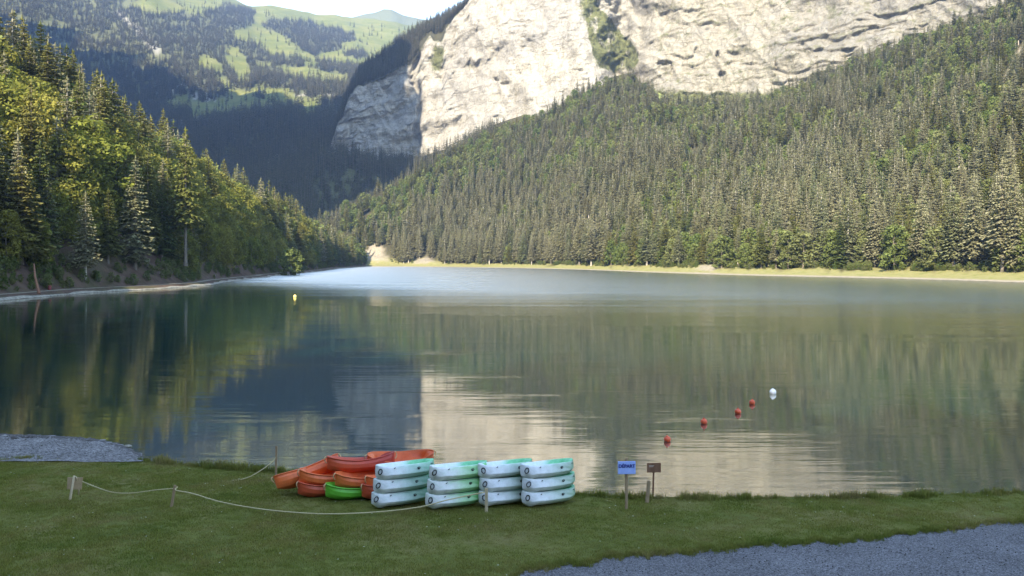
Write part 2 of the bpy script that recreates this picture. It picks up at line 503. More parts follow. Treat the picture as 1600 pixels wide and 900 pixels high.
meadow = np.maximum(meadow, sstep(0.88, 0.95, S) * sstep(1400, 1420, PX) * sstep(1450, 1435, PX))
scar = np.exp(-((PX - (1583 - (pyv - 110) * 0.55)) / 14) ** 2) * sstep(60, 85, pyv) * sstep(150, 128, pyv)
stone = np.maximum(sstep(4.8, 2.8, tsh), sstep(0.35, 0.75, scar + 0.25 * noise2(PX / 4, D / 20, 3)))
for (cx, w, dd, ww) in ((585, 26, 45, 26), (662, 24, 35, 18), (1106, 20, 24, 16)):
    m = np.exp(-((PX - cx) / w) ** 2) * np.exp(-((tsh - dd) / ww) ** 2)
    stone = np.maximum(stone, 0.85 * sstep(0.35, 0.7, m + 0.22 * fbm(PX / 6, D / 9, 3, 4)))
    Z = Z + 2.0 * m * (1 if cx < 1000 else 0.5) * (1 + .5 * fbm(PX / 8, D / 14, 3, 6))
X = (PX - 800) / FPX * D
grid_object("mountainside", X, D, Z, M['right_ground'], dict(bank=bank, meadow=meadow, stone=stone))

# valley and far hills
def wood_mask(px, d):
    """1 where forest stands on the valley slopes and far hills"""
    px = np.asarray(px, float); d = np.asarray(d, float)
    z = valley_z(px, d); py = HOR - (z - CAM_H) / d * FPX
    w = np.ones(px.shape)
    n = 24 * fbm(px / 40, py / 17, 5, 71)
    # open meadows, as bands of the hillside
    def patch(cx, cy, rx, ry, tilt=0.0):
        dx = px - cx; dy = py - cy - tilt * dx
        return sstep(1.15, 0.8, np.sqrt((dx / rx) ** 2 + (dy / ry) ** 2) + 0.028 * n)
    m = np.zeros(px.shape)
    for a in ((400, 160, 105, 20, -0.06), (500, 152, 70, 10, 0.0), (300, 6, 80, 13, 0.0), (450, 78, 80, 15, 0.34), (400, 62, 40, 10, 0.34), (480, 25, 130, 13, 0.14), (580, 40, 90, 22, 0.1),
              (500, 118, 60, 10, 0.2), (520, 92, 50, 8, 0.1), (350, 128, 30, 18, 0.9), (372, 105, 16, 26, 0.5), (600, 80, 80, 14, 0.0)):
        m = np.maximum(m, patch(*a))
    w = np.clip(1 - m, 0, 1)
    w = w * (1 - sstep(3900, 4200, d))
    return w, py

pxs = np.concatenate([np.arange(-700, 0, 25.0), np.arange(0, 801, 3.0)])
dd = np.concatenate([np.arange(900, 2200, 14.0), np.arange(2200, 4701, 16.0)])
PX, D = np.meshgrid(pxs, dd, indexing='ij')
Z = valley_z(PX, D)
wood, pyv = wood_mask(PX, D)
def streak(x0, y0, x1, y1, w):
    ax, ay = x1 - x0, y1 - y0; L2 = ax * ax + ay * ay
    q = np.clip(((PX - x0) * ax + (pyv - y0) * ay) / L2, 0, 1)
    return np.exp(-(((PX - x0 - q * ax) ** 2 + (pyv - y0 - q * ay) ** 2)) / (w * w))
scree = np.zeros(PX.shape)
for a in ((185, 20, 215, 46, 4), (215, 46, 245, 78, 6), (250, 192, 340, 190, 6), (412, 268, 420, 258, 6), (425, 250, 440, 236, 4), (455, 240, 462, 232, 3)):
    scree = np.maximum(scree, streak(*a))
scree = np.clip(scree * 1.2 + 0.25 * fbm(PX / 7, pyv / 5, 3, 88) * (scree > 0.15), 0, 1) * 0.9
rk = sstep(0.45, 0.65, fbm(PX / 9, pyv / 7, 3, 93)) * np.exp(-((PX - 300) / 50) ** 2) * np.exp(-((pyv - 140 - (PX - 300) * 0.18) / 13) ** 2)
scree = np.maximum(scree, sstep(0.15, 0.3, rk))
cab = np.exp(-((pyv - 147 - 2 * np.sin(PX / 9)) / 2.0) ** 2) * sstep(455, 470, PX)
scree = np.maximum(scree * .75, cab * .7)
grid_object("hills", (PX - 800) / FPX * D, D, Z, M['hills'], dict(wood=wood, scree=scree))

# a darker summit far behind the green ridge
pxs = np.arange(380, 900, 4.0); dd = np.linspace(5600, 7400, 40)
PX, D = np.meshgrid(pxs, dd, indexing='ij')
peak = np.interp(PX, [380, 480, 540, 570, 585, 600, 612, 630, 660, 720, 900], [60, 46, 30, 22, 20, 14, 15, 24, 30, 40, 60])
q = np.abs(D - 6300) / 900.0
Z = zof(peak, 6300.0) - 900 * q ** 1.3 + 60 * fbm(PX / 20, D / 300, 3, 61) * np.minimum(q * 2, 1)
grid_object("summit", (PX - 800) / FPX * D, D, Z, M['hills'], dict(wood=np.full(PX.shape, 0.85), scree=np.zeros(PX.shape)))

# --- limestone cliff
C_PX = np.array([496, 505, 515, 530, 560, 610, 655, 715, 760, 830, 900, 935, 960, 985, 1000, 1060, 1130, 1200, 1250, 1330, 1400, 1500, 1560, 1640, 1760.])
C_PYB = np.array([268, 262, 250, 247, 241, 236, 234, 216, 197, 178, 150, 128, 108, 108, 150, 152, 154, 154, 130, 94, 64, 44, 8, -40, -90.])
C_D = np.array([1575, 1565, 1555, 1545, 1530, 1500, 1455, 1395, 1340, 1275, 1235, 1235, 1260, 1265, 1205, 1160, 1130, 1085, 1045, 1000, 955, 905, 875, 835, 780.])
C_PYT = np.interp(C_PX, [496, 505, 515, 530, 545, 560, 600, 640, 655, 670, 690, 700, 720, 745, 800, 900, 960, 1000, 1560, 1640, 1760],
                  [255, 248, 226, 186, 150, 131, 119, 96, 82, 58, 66, 36, 14, -6, -40, -70, -60, -80, -110, -150, -190])
cp = np.arange(496, 1761, 1.6)
NV = 200
cv = np.linspace(0, 1, NV)
PX, V = np.meshgrid(cp, cv, indexing='ij')
pyb = np.interp(PX, C_PX, C_PYB) + 45
pyt = np.interp(PX, [496, 505, 515, 530, 545, 560, 600, 640, 655, 670, 690, 700, 720, 745, 800, 900, 960, 1000, 1560, 1640, 1760],
                [258, 250, 228, 188, 152, 132, 120, 97, 82, 58, 66, 36, 14, -6, -40, -70, -60, -80, -110, -150, -190]) + 3 * fbm(PX / 8, PX * 0, 3, 21)
db = np.interp(PX + 13 * fbm(V * 7, PX / 60, 3, 27), np.where(C_PX == 985, 976, np.where(C_PX == 1000, 1014, C_PX)), C_D)
zb = zof(pyb, db)
dtop = db + 0.30 * (zof(pyt, db) - zb)
zt = zof(pyt, dtop)
zz = zb + (zt - zb) * V
D = db + (dtop - db) * V
X0 = (PX - 800) / FPX * D
# ledges: steps of the setback; ribs, scoops and cracks
lay = zz / 21.0 + 1.2 * noise2(X0 / 90, zz / 70, 2) + 0.5 * noise2(X0 / 19, zz / 26, 3) + 0.22 * noise2(X0 / 7, zz / 9, 4) + (X0 / 500.0)
led = (lay - np.floor(lay)); led = ((1 - led) * sstep(0, 0.12, led) - .45) * 6.5
lay2 = zz / 8.0 + 0.7 * noise2(X0 / 34, zz / 30, 12) + 0.35 * noise2(X0 / 8, zz / 12, 13); led2 = lay2 - np.floor(lay2); led2 = ((1 - led2) * sstep(0, 0.22, led2) - .4) * 5.0 * sstep(-.15, .35, noise2(X0 / 12, zz / 8, 59))
n1 = fbm(X0 / 120, zz / 190, 4, 41) * 16.0
n2 = fbm(X0 / 22 + zz / 90, zz / 34, 4, 43) * 5.5
rid = (1 - np.abs(fbm(X0 / 44 + 0.4 * zz / 44, zz / 170, 3, 47))) ** 3 * 7.0
blk = np.round(fbm(X0 / 30, zz / 26, 2, 53) * 3) / 3 * 3.5
smoothpart = sstep(640, 680, PX) * sstep(960, 930, PX)        # the bright buttress is smoother
diag = fbm((X0 * .8 - zz * .6) / 16, (X0 * .6 + zz * .8) / 60, 3, 57) * 4.0
ledm = 0.10 + 0.90 * sstep(-0.05, 0.45, fbm(X0 / 24, zz / 14, 2, 58))
disp = (n1 + n2 + rid + blk) * (1 - 0.25 * smoothpart) + diag * (.3 + .7 * smoothpart) + (led * (1 - 0.7 * smoothpart) + led2 * (1 - .3 * smoothpart)) * ledm
gully = np.exp(-((PX - (972 - 0.28 * (V * 200 - 60)) - 12 * fbm(zz / 50, zz * 0, 3, 68)) / 26) ** 2) * (24 + 14 * fbm(X0 / 18, zz / 18, 3, 69))
crack = np.exp(-((PX - 652 - 7 * fbm(zz / 40, zz * 0, 3, 7)) / 5) ** 2) * 20 + np.exp(-((PX - 1388 + 4 * noise2(zz / 25, zz * 0, 8)) / 6) ** 2) * 22 * sstep(0.55, 0.8, V)
cave = np.zeros(PX.shape)
pyv = HOR - (zz - CAM_H) / D * FPX
for (cx, cy, rx, ry, dep) in ((1040, 99, 12, 4, 16), (1121, 84, 3, 6, 14), (1128, 116, 7, 4, 18), (1212, 108, 2.5, 7, 12), (790, 128, 7, 3, 12), (776, 122, 4, 3, 10), (907, 112, 4, 2, 8), (735, 100, 5, 6, 8), (1137, 128, 3, 9, 8), (1050, 112, 3, 9, 7)):
    cave += dep * .8 * sstep(1.25, 0.6, 0.35 * fbm(PX / 3.5, pyv / 2.5, 2, 66) + np.sqrt(((PX - cx) / rx) ** 2 + ((pyv - cy) / ry) ** 2))
fade = sstep(0, 0.06, V) * sstep(1.0, 0.985, V)
D2 = D + (-disp + gully + crack) * fade + cave
Xc = (PX - 800) / FPX * D2
veg = np.zeros(PX.shape)
tri = sstep(-6, 10, PX - (904 + 0.22 * pyv)) * sstep(8, -8, PX - (936 + 0.80 * np.minimum(pyv, 80))) * sstep(122, 96, pyv)
veg = np.maximum(veg, tri * (0.74 + 0.18 * fbm(PX / 7, pyv / 16, 3, 70)))
veg = np.maximum(veg, 0.62 * np.exp(-((PX - 912) / 14) ** 2) * sstep(75, 20, pyv))
veg = np.maximum(veg, 0.80 * np.exp(-((PX - 684 + .15 * (pyv - 90)) / 17) ** 2) * np.exp(-((pyv - 92) / 34) ** 2))
veg = np.maximum(veg, 0.60 * np.exp(-((PX - 735) / 10) ** 2) * np.exp(-((pyv - 100) / 9) ** 2))
veg = np.maximum(veg, 0.27 + (0.13 + 0.16 * sstep(0.1, 0.6, led / 6)) * sstep(1000, 1040, PX))
veg = np.maximum(veg, 0.72 * sstep(24, 0, pyb - 45 - pyv) * sstep(1000, 1010, PX) * sstep(1230, 1200, PX))
veg = np.maximum(veg, 0.6 * sstep(0.93, 1.0, V) * (PX < 720))
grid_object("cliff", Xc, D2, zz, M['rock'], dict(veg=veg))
# wooded mountain top behind the rim of the cliff
nT = 40
q = np.linspace(0, 1, nT)
PT, Q = np.meshgrid(cp[::3], q, indexing='ij')
rim_d = np.interp(PT, cp, D2[:, -1]); rim_z = np.interp(PT, cp, zz[:, -1])
sil = np.interp(PT, [496, 505, 515, 530, 545, 560, 600, 640, 690, 745, 800, 1000, 1760], [262, 252, 226, 182, 142, 112, 80, 52, 26, 10, -80, -200, -330])
dback = rim_d + 150
zs = zof(sil, dback)
DT = rim_d - 2 + Q * 800
ZT = np.where(DT < dback, rim_z + (zs - rim_z) * np.clip((DT - rim_d) / 150, 0, 1), zs - ((DT - dback) / 650.0) ** 1.4 * (zs - 20)) - 1.0
ZT = ZT + 3 * fbm(PT / 12, DT / 60, 3, 23) * sstep(0, 0.1, Q)
XT = (PT - 800) / FPX * DT
grid_object("mountain_top", XT, DT, ZT, M['right_ground'], dict(bank=np.zeros(PT.shape), meadow=np.zeros(PT.shape), stone=np.zeros(PT.shape)))

# unseen high ridge off to the left, its crest shaped to cast the valley's shade
cr = np.array([(-446, 560), (-458, 592), (-478, 630), (-512, 684), (-640, 900), (-810, 1160), (-1060, 1480), (-1330, 1800), (-1700, 2250), (-2100, 2700)], float)
ch = np.array([2, 690, 850, 990, 1010, 1030, 1030, 1080, 1150, 1000.])
cs = np.concatenate([[0], np.cumsum(np.linalg.norm(np.diff(cr, axis=0), axis=1))])
u = np.concatenate([np.linspace(0, 120, 25), np.linspace(130, cs[-1], 90)])
cxs = np.interp(u, cs, cr[:, 0]); cys = np.interp(u, cs, cr[:, 1]); chs = np.interp(u, cs, ch)
off = np.concatenate([np.linspace(-900, -60, 14), np.linspace(-40, 40, 9), np.linspace(50, 100, 10)])
U, O = np.meshgrid(np.arange(len(u)), off, indexing='ij')
nx, ny = 0.80, 0.60                                        # across the ridge, towards the valley
X = cxs[U] + nx * O; Y = cys[U] + ny * O
wid = np.where(O > 0, 102.0, 905.0)
Zr = chs[U] * np.clip(1 - np.abs(O) / wid, 0, 1) ** 0.9 * (1 + 0.07 * fbm(U / 2.6, O * 0, 3, 78)) + 14 * fbm(X / 70, Y / 70, 3, 77) - 8
grid_object("mountain", X, Y, Zr, M['right_ground'], dict(bank=np.zeros(X.shape), meadow=np.zeros(X.shape), stone=np.zeros(X.shape)))

# ------------------------------------------------------------------ water
def water_mat():
    t = NT("lake_water")
    p = t.pos()
    sx = t.n("ShaderNodeSeparateXYZ", {0: p})
    x, y = sx.outputs[0], sx.outputs[1]
    wind = t.noise(t.pos((0.016, 0.17, 1)), 1.0, 7, 0.7)
    lim = t.math('MAXIMUM', t.math('MULTIPLY', x, -1.55), t.math('MULTIPLY', x, -0.50))
    f = t.math('SUBTRACT', t.math('SUBTRACT', y, 112.0), lim)
    f = t.math('ADD', f, t.math('MULTIPLY', t.math('SUBTRACT', wind, 0.5), 150.0))
    mask = t.math('MULTIPLY', f, 1.0 / 95.0, clamp=True)
    # ripples
    r1 = t.noise(t.pos((0.22, 1.5, 1)), 1.0, 3, 0.55)
    r2 = t.noise(t.pos((0.9, 4.2, 1)), 1.0, 3, 0.6)
    band = t.ramp(t.noise(t.pos((0.05, 0.22, 1)), 1.0, 2, 0.5), [(0.46, (0, 0, 0)), (0.62, (1, 1, 1))])
    h = t.math('ADD', t.math('MULTIPLY', r1, 0.050), t.math('MULTIPLY', r2, 0.006))
    amp = t.math('ADD', 0.10, t.math('MULTIPLY', band, 0.24))
    hs = t.math('MULTIPLY', h, amp)
    hr = t.math('MULTIPLY', t.noise(t.pos((0.8, 2.6, 1)), 1.0, 4, 0.6), t.math('MULTIPLY', mask, 0.17))
    nb = t.bump(t.math('ADD', hs, hr), 1.0, 1.0)
    lft = t.math('ADD', 0.20, t.math('MULTIPLY', x, -0.0013), clamp=True)
    lft = t.math('MULTIPLY', lft, t.math('ADD', 0.55, t.math('MULTIPLY', wind, 0.9)))
    rough = t.math('ADD', 0.045, t.math('MULTIPLY', mask, lft))
    fr = t.n("ShaderNodeFresnel", {"IOR": 1.333, "Normal": nb}).outputs[0]
    k = t.math('POWER', fr, 0.45)
    df = t.n("ShaderNodeBsdfDiffuse", {"Color": (0.003, 0.036, 0.036, 1)})
    gl = t.n("ShaderNodeBsdfGlossy", {"Color": (0.97, 0.95, 0.88, 1), "Roughness": rough, "Normal": nb})
    mx = t.n("ShaderNodeMixShader", {0: k, 1: df.outputs[0], 2: gl.outputs[0]})
    t.t.links.new(mx.outputs[0], t.out.inputs[0])
    return t.m
M['water'] = water_mat()
me = make_mesh("lake", [(-1400, -60, 0), (1400, -60, 0), (1400, 1250, 0), (-1400, 1250, 0)], [(0, 1, 2, 3)], [M['water']])
tag(link("lake", me), kind='structure')

# ------------------------------------------------------------------ lawn, beach, path
def lawn_mat():
    t = NT("lawn_turf")
    p = t.pos()
    a = t.noise(p, 0.45, 6, 0.6); b = t.noise(p, 9.0, 6, 0.7)
    c = t.ramp(a, [(0.30, (0.105, 0.125, 0.028)), (0.5, (0.145, 0.150, 0.036)), (0.68, (0.195, 0.165, 0.060))])
    c = t.mix(0.6, c, t.ramp(b, [(0.3, (0.45, 0.45, 0.4)), (0.7, (1.2, 1.2, 1.1))]), 'MULTIPLY')
    return t.principled(c, 0.95, t.bump(b, 0.8, 0.05), 0.1)
M['lawn'] = lawn_mat()
pxs = np.arange(-900, 2601, 6.0)
q = np.concatenate([np.linspace(0, 0.9, 50), np.linspace(0.91, 1, 10)])
PX, Q = np.meshgrid(pxs, q, indexing='ij')
ed = edge_d(PX) + 0.16 * fbm(PX / 14, PX * 0, 4, 14)
D = 4.0 + (ed - 4.0) * Q
X = (PX - 800) / FPX * D
Zl = lawn_z(X, D)
# bank: a last ring dropping under the water
X = np.concatenate([X, X[:, -1:] * 1.004, X[:, -1:] * 1.03], 1)
Dn = np.concatenate([D, D[:, -1:] + 0.10, D[:, -1:] + 1.6], 1)
Zl = np.concatenate([Zl, Zl[:, -1:] - 0.16, np.full((len(pxs), 1), -0.6)], 1)
grid_object("lawn", X, Dn, Zl, M['lawn'])
# lawn and yard continue behind the camera
bx, by = np.meshgrid(np.linspace(-60, 60, 40), np.linspace(-50, 4.4, 24))
grid_object("yard", bx, by, lawn_z(bx, by) - 0.03 + 0.0 * bx, M['lawn'])

def gravel_mat(name, a, b, c, scale):
    t = NT(name)
    p = t.pos()
    vor = t.n("ShaderNodeTexVoronoi", {"Vector": p, "Scale": scale})
    hue = t.n("ShaderNodeSeparateColor", {0: vor.outputs["Color"]}).outputs[0]
    col = t.ramp(hue, [(0.1, a), (0.5, b), (0.95, c)])
    lo = t.noise(p, 0.8, 5, 0.6)
    col = t.mix(0.5, col, t.ramp(lo, [(0.3, (0.55, 0.55, 0.55)), (0.7, (1.25, 1.25, 1.25))]), 'MULTIPLY')
    return t.principled(col, 0.9, t.bump(t.math('SUBTRACT', 1.0, vor.outputs["Distance"]), 0.9, 0.02), 0.2)
M['gravel'] = gravel_mat("grey_gravel", (0.064, 0.061, 0.064), (0.132, 0.127, 0.130), (0.25, 0.245, 0.245), 42.0)
M['beach'] = gravel_mat("beach_gravel", (0.085, 0.08, 0.075), (0.165, 0.155, 0.148), (0.31, 0.295, 0.28), 16.0)

G_PX = np.array([700, 780, 820, 900, 1000, 1100, 1200, 1300, 1400, 1500, 1600, 1700, 2000, 2600])
G_PY = np.array([930, 908, 894, 879, 868, 860, 850, 847, 837, 827, 815, 806, 780, 750])
pxs = np.arange(700, 2600, 2.0)
pyb = np.interp(pxs, G_PX, G_PY) + 3.0 * fbm(pxs / 22, pxs * 0, 4, 15)
gd = lawn_d(pyb) + 0.07 * fbm(pxs / 5, pxs * 0, 3, 16)
PX, Q = np.meshgrid(pxs, np.linspace(0, 1, 24), indexing='ij')
D = gd[:, None] * (1 - Q) + 4.4 * Q
X = (PX - 800) / FPX * D
grid_object("gravel_path", X, D, lawn_z(X, D) + 0.012 + 0.008 * noise2(X * 2, D * 2, 17), M['gravel'])

B_PX = np.array([-900, -500, -200, 0, 60, 100, 150, 180, 200, 215, 224])
B_PY = np.array([660, 672, 678, 682, 684, 686, 690, 697, 705, 714, 719])
pxs = np.arange(-900, 225, 2.0)
far = (CAM_H - 0.0) * FPX / (np.interp(pxs, B_PX, B_PY) - HOR) + 0.12 * fbm(pxs / 12, pxs * 0, 3, 18)
near = np.full(len(pxs), 32.0)
PX, Q = np.meshgrid(pxs, np.linspace(0, 1, 26), indexing='ij')
far = np.maximum(far, near + 0.3)
D = near[:, None] + (far - near)[:, None] * Q
X = (PX - 800) / FPX * D
Zb = lawn_z(X, D) + 0.03
Zb = np.maximum(Zb, 0.10) * (1 - sstep(0.9, 1.0, Q)) - 0.08 * sstep(0.9, 1.0, Q) + 0.02 * noise2(X * 1.5, D * 1.5, 19)
grid_object("gravel_beach", X, D, Zb, M['beach'])

# pale stony shoreline and lakeside path below the left hillside
M['pale_stone'] = plain_mat("pale_stone", (0.16, 0.15, 0.12), (0.36, 0.33, 0.26), 1.2, 0.9, 0.5, 0.1)
ii = np.arange(0, len(SHL) - 1, 0.5)
ii = ii[(left_xy(ii, ii * 0)[1] > 60)]
def strip(name, t0, t1, dz, mat, n=5, wob=0.35):
    I, Q = np.meshgrid(ii, np.linspace(0, 1, n), indexing='ij')
    T = t0 + wob * noise2(I * .6, I * 0, 33) + (t1 - t0 + wob * noise2(I * .45, I * 0, 34)) * Q
    X, Y, _ = left_xy(I, T)
    Z = np.maximum(left_z(I, T), 0.02) + dz * np.sin(np.pi * np.clip(Q, 0.0, 1.0)) ** 0.5 + 0.02 + 0.06 * noise2(X * 1.1, Y * 1.1, 36) * (Q > 0) * (Q < 1)
    grid_object(name, X, Y, Z, mat)
strip("shore_stones", -0.2, 0.7, 0.22, M['pale_stone'])
M['path'] = plain_mat("trodden_path", (0.17, 0.15, 0.11), (0.27, 0.24, 0.18), 1.0, 0.9, 0.4, 0.1)
strip("lakeside_path", 3.4, 5.6, 0.06, M['path'])

# ------------------------------------------------------------------ trees: models
def conifer(seed, h=30.0, R=4.2, base=0.12, whorls=30, per=9, segs=3, droop=0.35, thin=0.0, bush=1.0):
    """returns (crown verts, crown tris, tint, trunk Geo)"""
    r = random.Random(seed)
    v = []; f = []; tint = []
    def tri(a, b, c, tn):
        k = len(v); v.extend((a, b, c)); f.append((k, k + 1, k + 2)); tint.extend((tn,) * 3)
    z0 = h * base
    sides = [r.uniform(0.8, 1.15) for _ in range(8)]
    for w in range(whorls):
        q = (w + r.uniform(-0.3, 0.3)) / whorls
        q = min(max(q, 0), 0.985)
        z = z0 + (h - z0) * q
        prof = (1 - q) ** 0.80 * min(1.0, 0.55 + q * 5)
        n = max(4, int(per * (0.55 + 0.6 * (1 - q))))
        a0 = r.uniform(0, 6.28)
        for b in range(n):
            if r.random() < thin: continue
            a = a0 + 6.283 * b / n + r.uniform(-0.3, 0.3)
            L = R * prof * r.uniform(0.72, 1.15) * sides[int(a / 0.7854) % 8] + 0.25
            dr = droop * L * r.uniform(0.7, 1.3) * (1.1 - 0.9 * q)
            ca, sa = math.cos(a), math.sin(a)
            zj = r.uniform(-.55, .55) * (h - z0) / whorls
            tn = r.uniform(0.66, 1.32)
            pts = []
            for s in range(segs + 1):
                t = s / segs
                rr = L * t
                zz = z + zj - dr * (t ** 1.2) + 0.30 * dr * t ** 4 + r.uniform(-0.05, 0.05)
                pts.append((ca * rr, sa * rr, zz))
            wd = 0.34 * bush * (0.35 + 0.17 * L)
            for s in range(segs):
                p0, p1 = pts[s], pts[s + 1]
                k = wd * (1.15 - 0.55 * s / segs)
                for sg in (-1, 1):
                    out = 0.55 * L / segs
                    tip = (p1[0] * 0.75 + p0[0] * 0.25 - sa * sg * k * 2.0 + ca * out * .4, p1[1] * 0.75 + p0[1] * 0.25 + ca * sg * k * 2.0 + sa * out * .4, (p0[2] + p1[2]) / 2 - 0.25 - 0.35 * k * r.uniform(0.6, 2.0))
                    tri(p0, p1, tip, tn * r.uniform(0.85, 1.15))
                hang = (p1[0] * .6 + p0[0] * .4, p1[1] * .6 + p0[1] * .4, (p0[2] + p1[2]) / 2 - k * r.uniform(1.2, 2.4))
                tri(p0, hang, p1, tn * r.uniform(0.75, 1.0))
            p0, p1 = pts[-2], pts[-1]
            tri((p0[0] - sa * wd * .5, p0[1] + ca * wd * .5, p0[2]), (p0[0] + sa * wd * .5, p0[1] - ca * wd * .5, p0[2]), (p1[0] + ca * .25, p1[1] + sa * .25, p1[2] - .1), tn)
    for k in range(4):
        a = k * 1.57
        tri((0.28 * math.cos(a), 0.28 * math.sin(a), h - 1.3), (0.28 * math.cos(a + 1.6), 0.28 * math.sin(a + 1.6), h - 1.3), (0, 0, h + 0.5), 1.0)
    g = Geo()
    lean = r.uniform(-0.15, 0.15)
    rb = 0.012 * h + 0.06
    g.tube([(0, 0, -1.5), (0, 0, 0.2), (lean * .3, 0, h * .4), (lean * .1, 0, h * .8), (0, 0, h)], [rb * 1.4, rb, rb * .68, rb * .3, 0.03], 6)
    for k in range(int(14 * (0.3 + thin * 2))):                     # dead stubs on the bare stem
        zz = r.uniform(0.05, base + 0.1) * h; a = r.uniform(0, 6.28); L = r.uniform(0.5, 1.8)
        g.tube([(0, 0, zz), (math.cos(a) * L, math.sin(a) * L, zz - 0.3 * L)], [0.05, 0.02], 3, False)
    return v, f, tint, g

def broadleaf(seed, h=20.0, R=5.0, clumps=42, leaves=46, leaf=0.62, base=0.14, flat=1.0):
    r = random.Random(seed); nr = np.random.default_rng(seed)
    g = Geo()
    rb = 0.016 * h + 0.05
    top = h * 0.62
    bend = (r.uniform(-.6, .6), r.uniform(-.6, .6))
    g.tube([(0, 0, -1.5), (0, 0, 0.3), (bend[0] * .5, bend[1] * .5, top * .5), (bend[0], bend[1], top)], [rb * 1.5, rb, rb * .75, rb * .35], 7)
    vs = []; tn = []
    cz0 = h * base
    for c in range(clumps):
        q = (c + 0.5) / clumps
        z = cz0 + (h - cz0) * (q ** 0.9)
        prof = math.sin(math.pi * min(1, max(0.0, (0.12 + 0.86 * q)) ** 0.85)) ** 0.6
        a = c * 2.39996 + r.uniform(-.5, .5)
        rad = R * prof * r.uniform(0.35, 0.95)
        cx, cy = math.cos(a) * rad, math.sin(a) * rad
        cr = R * r.uniform(0.22, 0.40)
        if c % 3 == 0:
            zt = max(1.0, z - 0.45 * rad - 1)
            zt = min(zt, top * .98)
            g.tube([(bend[0] * zt / top, bend[1] * zt / top, zt), (cx * .55, cy * .55, (zt + z) / 2 + .3), (cx, cy, z)], [rb * .35, rb * .2, 0.03], 4, False)
        n = leaves
        d = nr.normal(size=(n, 3)); d /= np.linalg.norm(d, axis=1)[:, None]
        rr = cr * nr.uniform(0.45, 1.08, n) ** 0.7
        ctr = d * rr[:, None] * np.array([1, 1, 0.75 * flat]) + np.array([cx, cy, z])
        nn = d * 0.8 + nr.normal(size=(n, 3)) * 0.55 + np.array([0, 0, 0.35])
        nn /= np.linalg.norm(nn, axis=1)[:, None]
        ref = nr.normal(size=(n, 3))
        a1 = np.cross(nn, ref); a1 /= np.linalg.norm(a1, axis=1)[:, None]
        a2 = np.cross(nn, a1)
        s = leaf * nr.uniform(0.6, 1.25, n)[:, None]
        quad = np.stack([ctr - a1 * s * .9, ctr - a2 * s * .5 + a1 * s * .1, ctr + a1 * s * .9, ctr + a2 * s * .5], 1)
        vs.append(quad.reshape(-1, 3))
        ct = r.uniform(0.72, 1.25)
        tn.append(np.repeat(ct * nr.uniform(0.8, 1.2, n), 4))
    v = np.concatenate(vs); tn = np.concatenate(tn)
    f = np.arange(len(v)).reshape(-1, 4)
    return v, f, tn, g

def tree_meshes(tag_, gen, fol, bark):
    v, f, tn, g = gen
    cm = make_mesh(tag_ + "_crown", v, f if isinstance(f, np.ndarray) else np.asarray(f), [fol], attrs=dict(tint=tn))
    tm = g.mesh(tag_ + "_trunk", bark)
    return cm, tm

def joined(tag_, gen, fol, bark):
    v, f, tn, g = gen
    v = np.asarray(v, float); nb = len(v)
    allv = np.concatenate([v, np.asarray(g.v)])
    faces = [tuple(x) for x in (f.tolist() if isinstance(f, np.ndarray) else f)] + [tuple(i + nb for i in x) for x in g.f]
    mi = [0] * (len(f)) + [1] * len(g.f)
    return make_mesh(tag_, allv, faces, [fol, bark], mi, attrs=dict(tint=np.concatenate([np.asarray(tn), np.ones(len(g.v))])))

H0, HB = 30.0, 18.0
HQ = {
    'grey': [tree_meshes("grey_spruce", conifer(100 + k, H0, 4.3 + .25 * (k % 3), 0.10 + 0.03 * k, 34, 9, 3, 0.46, 0.05 + 0.03 * (k % 3), 1.25), M['spruce_grey'], M['bark_pale'] if k % 2 else M['bark']) for k in range(5)],
    'green': [tree_meshes("green_spruce", conifer(200 + k, H0, 5.0 + .4 * (k % 3), 0.06 + 0.02 * k, 34, 10, 3, 0.45, 0.03, 1.5), M['spruce_green'], M['bark']) for k in range(5)],
    'leaf': [tree_meshes("leafy", broadleaf(300 + k, HB, 5.8 + .5 * (k % 3), 46 + 3 * k, 88, 0.44, 0.10), M['leaf_green'], M['bark']) for k in range(6)],
    'lone': [tree_meshes("lone_spruce", conifer(260, H0, 5.4, 0.27, 26, 9, 3, 0.5, 0.14, 1.4), M['spruce_green'], M['bark'])],
    'slopeleaf': [tree_meshes("slope_leafy", broadleaf(340 + k, HB, 5.2, 40, 44, 0.66, 0.08), M['leaf_slope'], M['bark']) for k in range(3)],
}
PROTO = bpy.data.collections.new("tree_models")                      # models the wooded masses are instanced from (not in the scene)
def proto_coll(name, meshes):
    c = bpy.data.collections.new(name)
    for k, m in enumerate(meshes):
        o = bpy.data.objects.new("%s_%02d" % (name, k), m); c.objects.link(o)
    return c
MID_CON = proto_coll("mid_conifers",
    [joined("mid_grey", conifer(400 + k, H0, 4.2 + .2 * k, 0.10, 27, 8, 2, 0.45, 0.06, 1.6), M['spruce_grey'], M['bark_pale'] if k % 2 else M['bark']) for k in range(4)] +
    [joined("mid_green", conifer(420 + k, H0, 4.6 + .3 * k, 0.05, 25, 8, 2, 0.42, 0.04, 1.7), M['spruce_green'], M['bark']) for k in range(3)])
MID_LEAF = proto_coll("mid_leafy", [joined("mid_leaf", broadleaf(440 + k, HB, 5.4, 30, 30, 0.85, 0.06), M['leaf_slope'], M['bark']) for k in range(3)])
FAR_CON = proto_coll("far_conifers", [joined("far_con", conifer(460 + k, 26.0, 4.0, 0.03, 11, 6, 1, 0.4, 0.0, 1.9), M['far_spruce'], M['bark']) for k in range(3)])

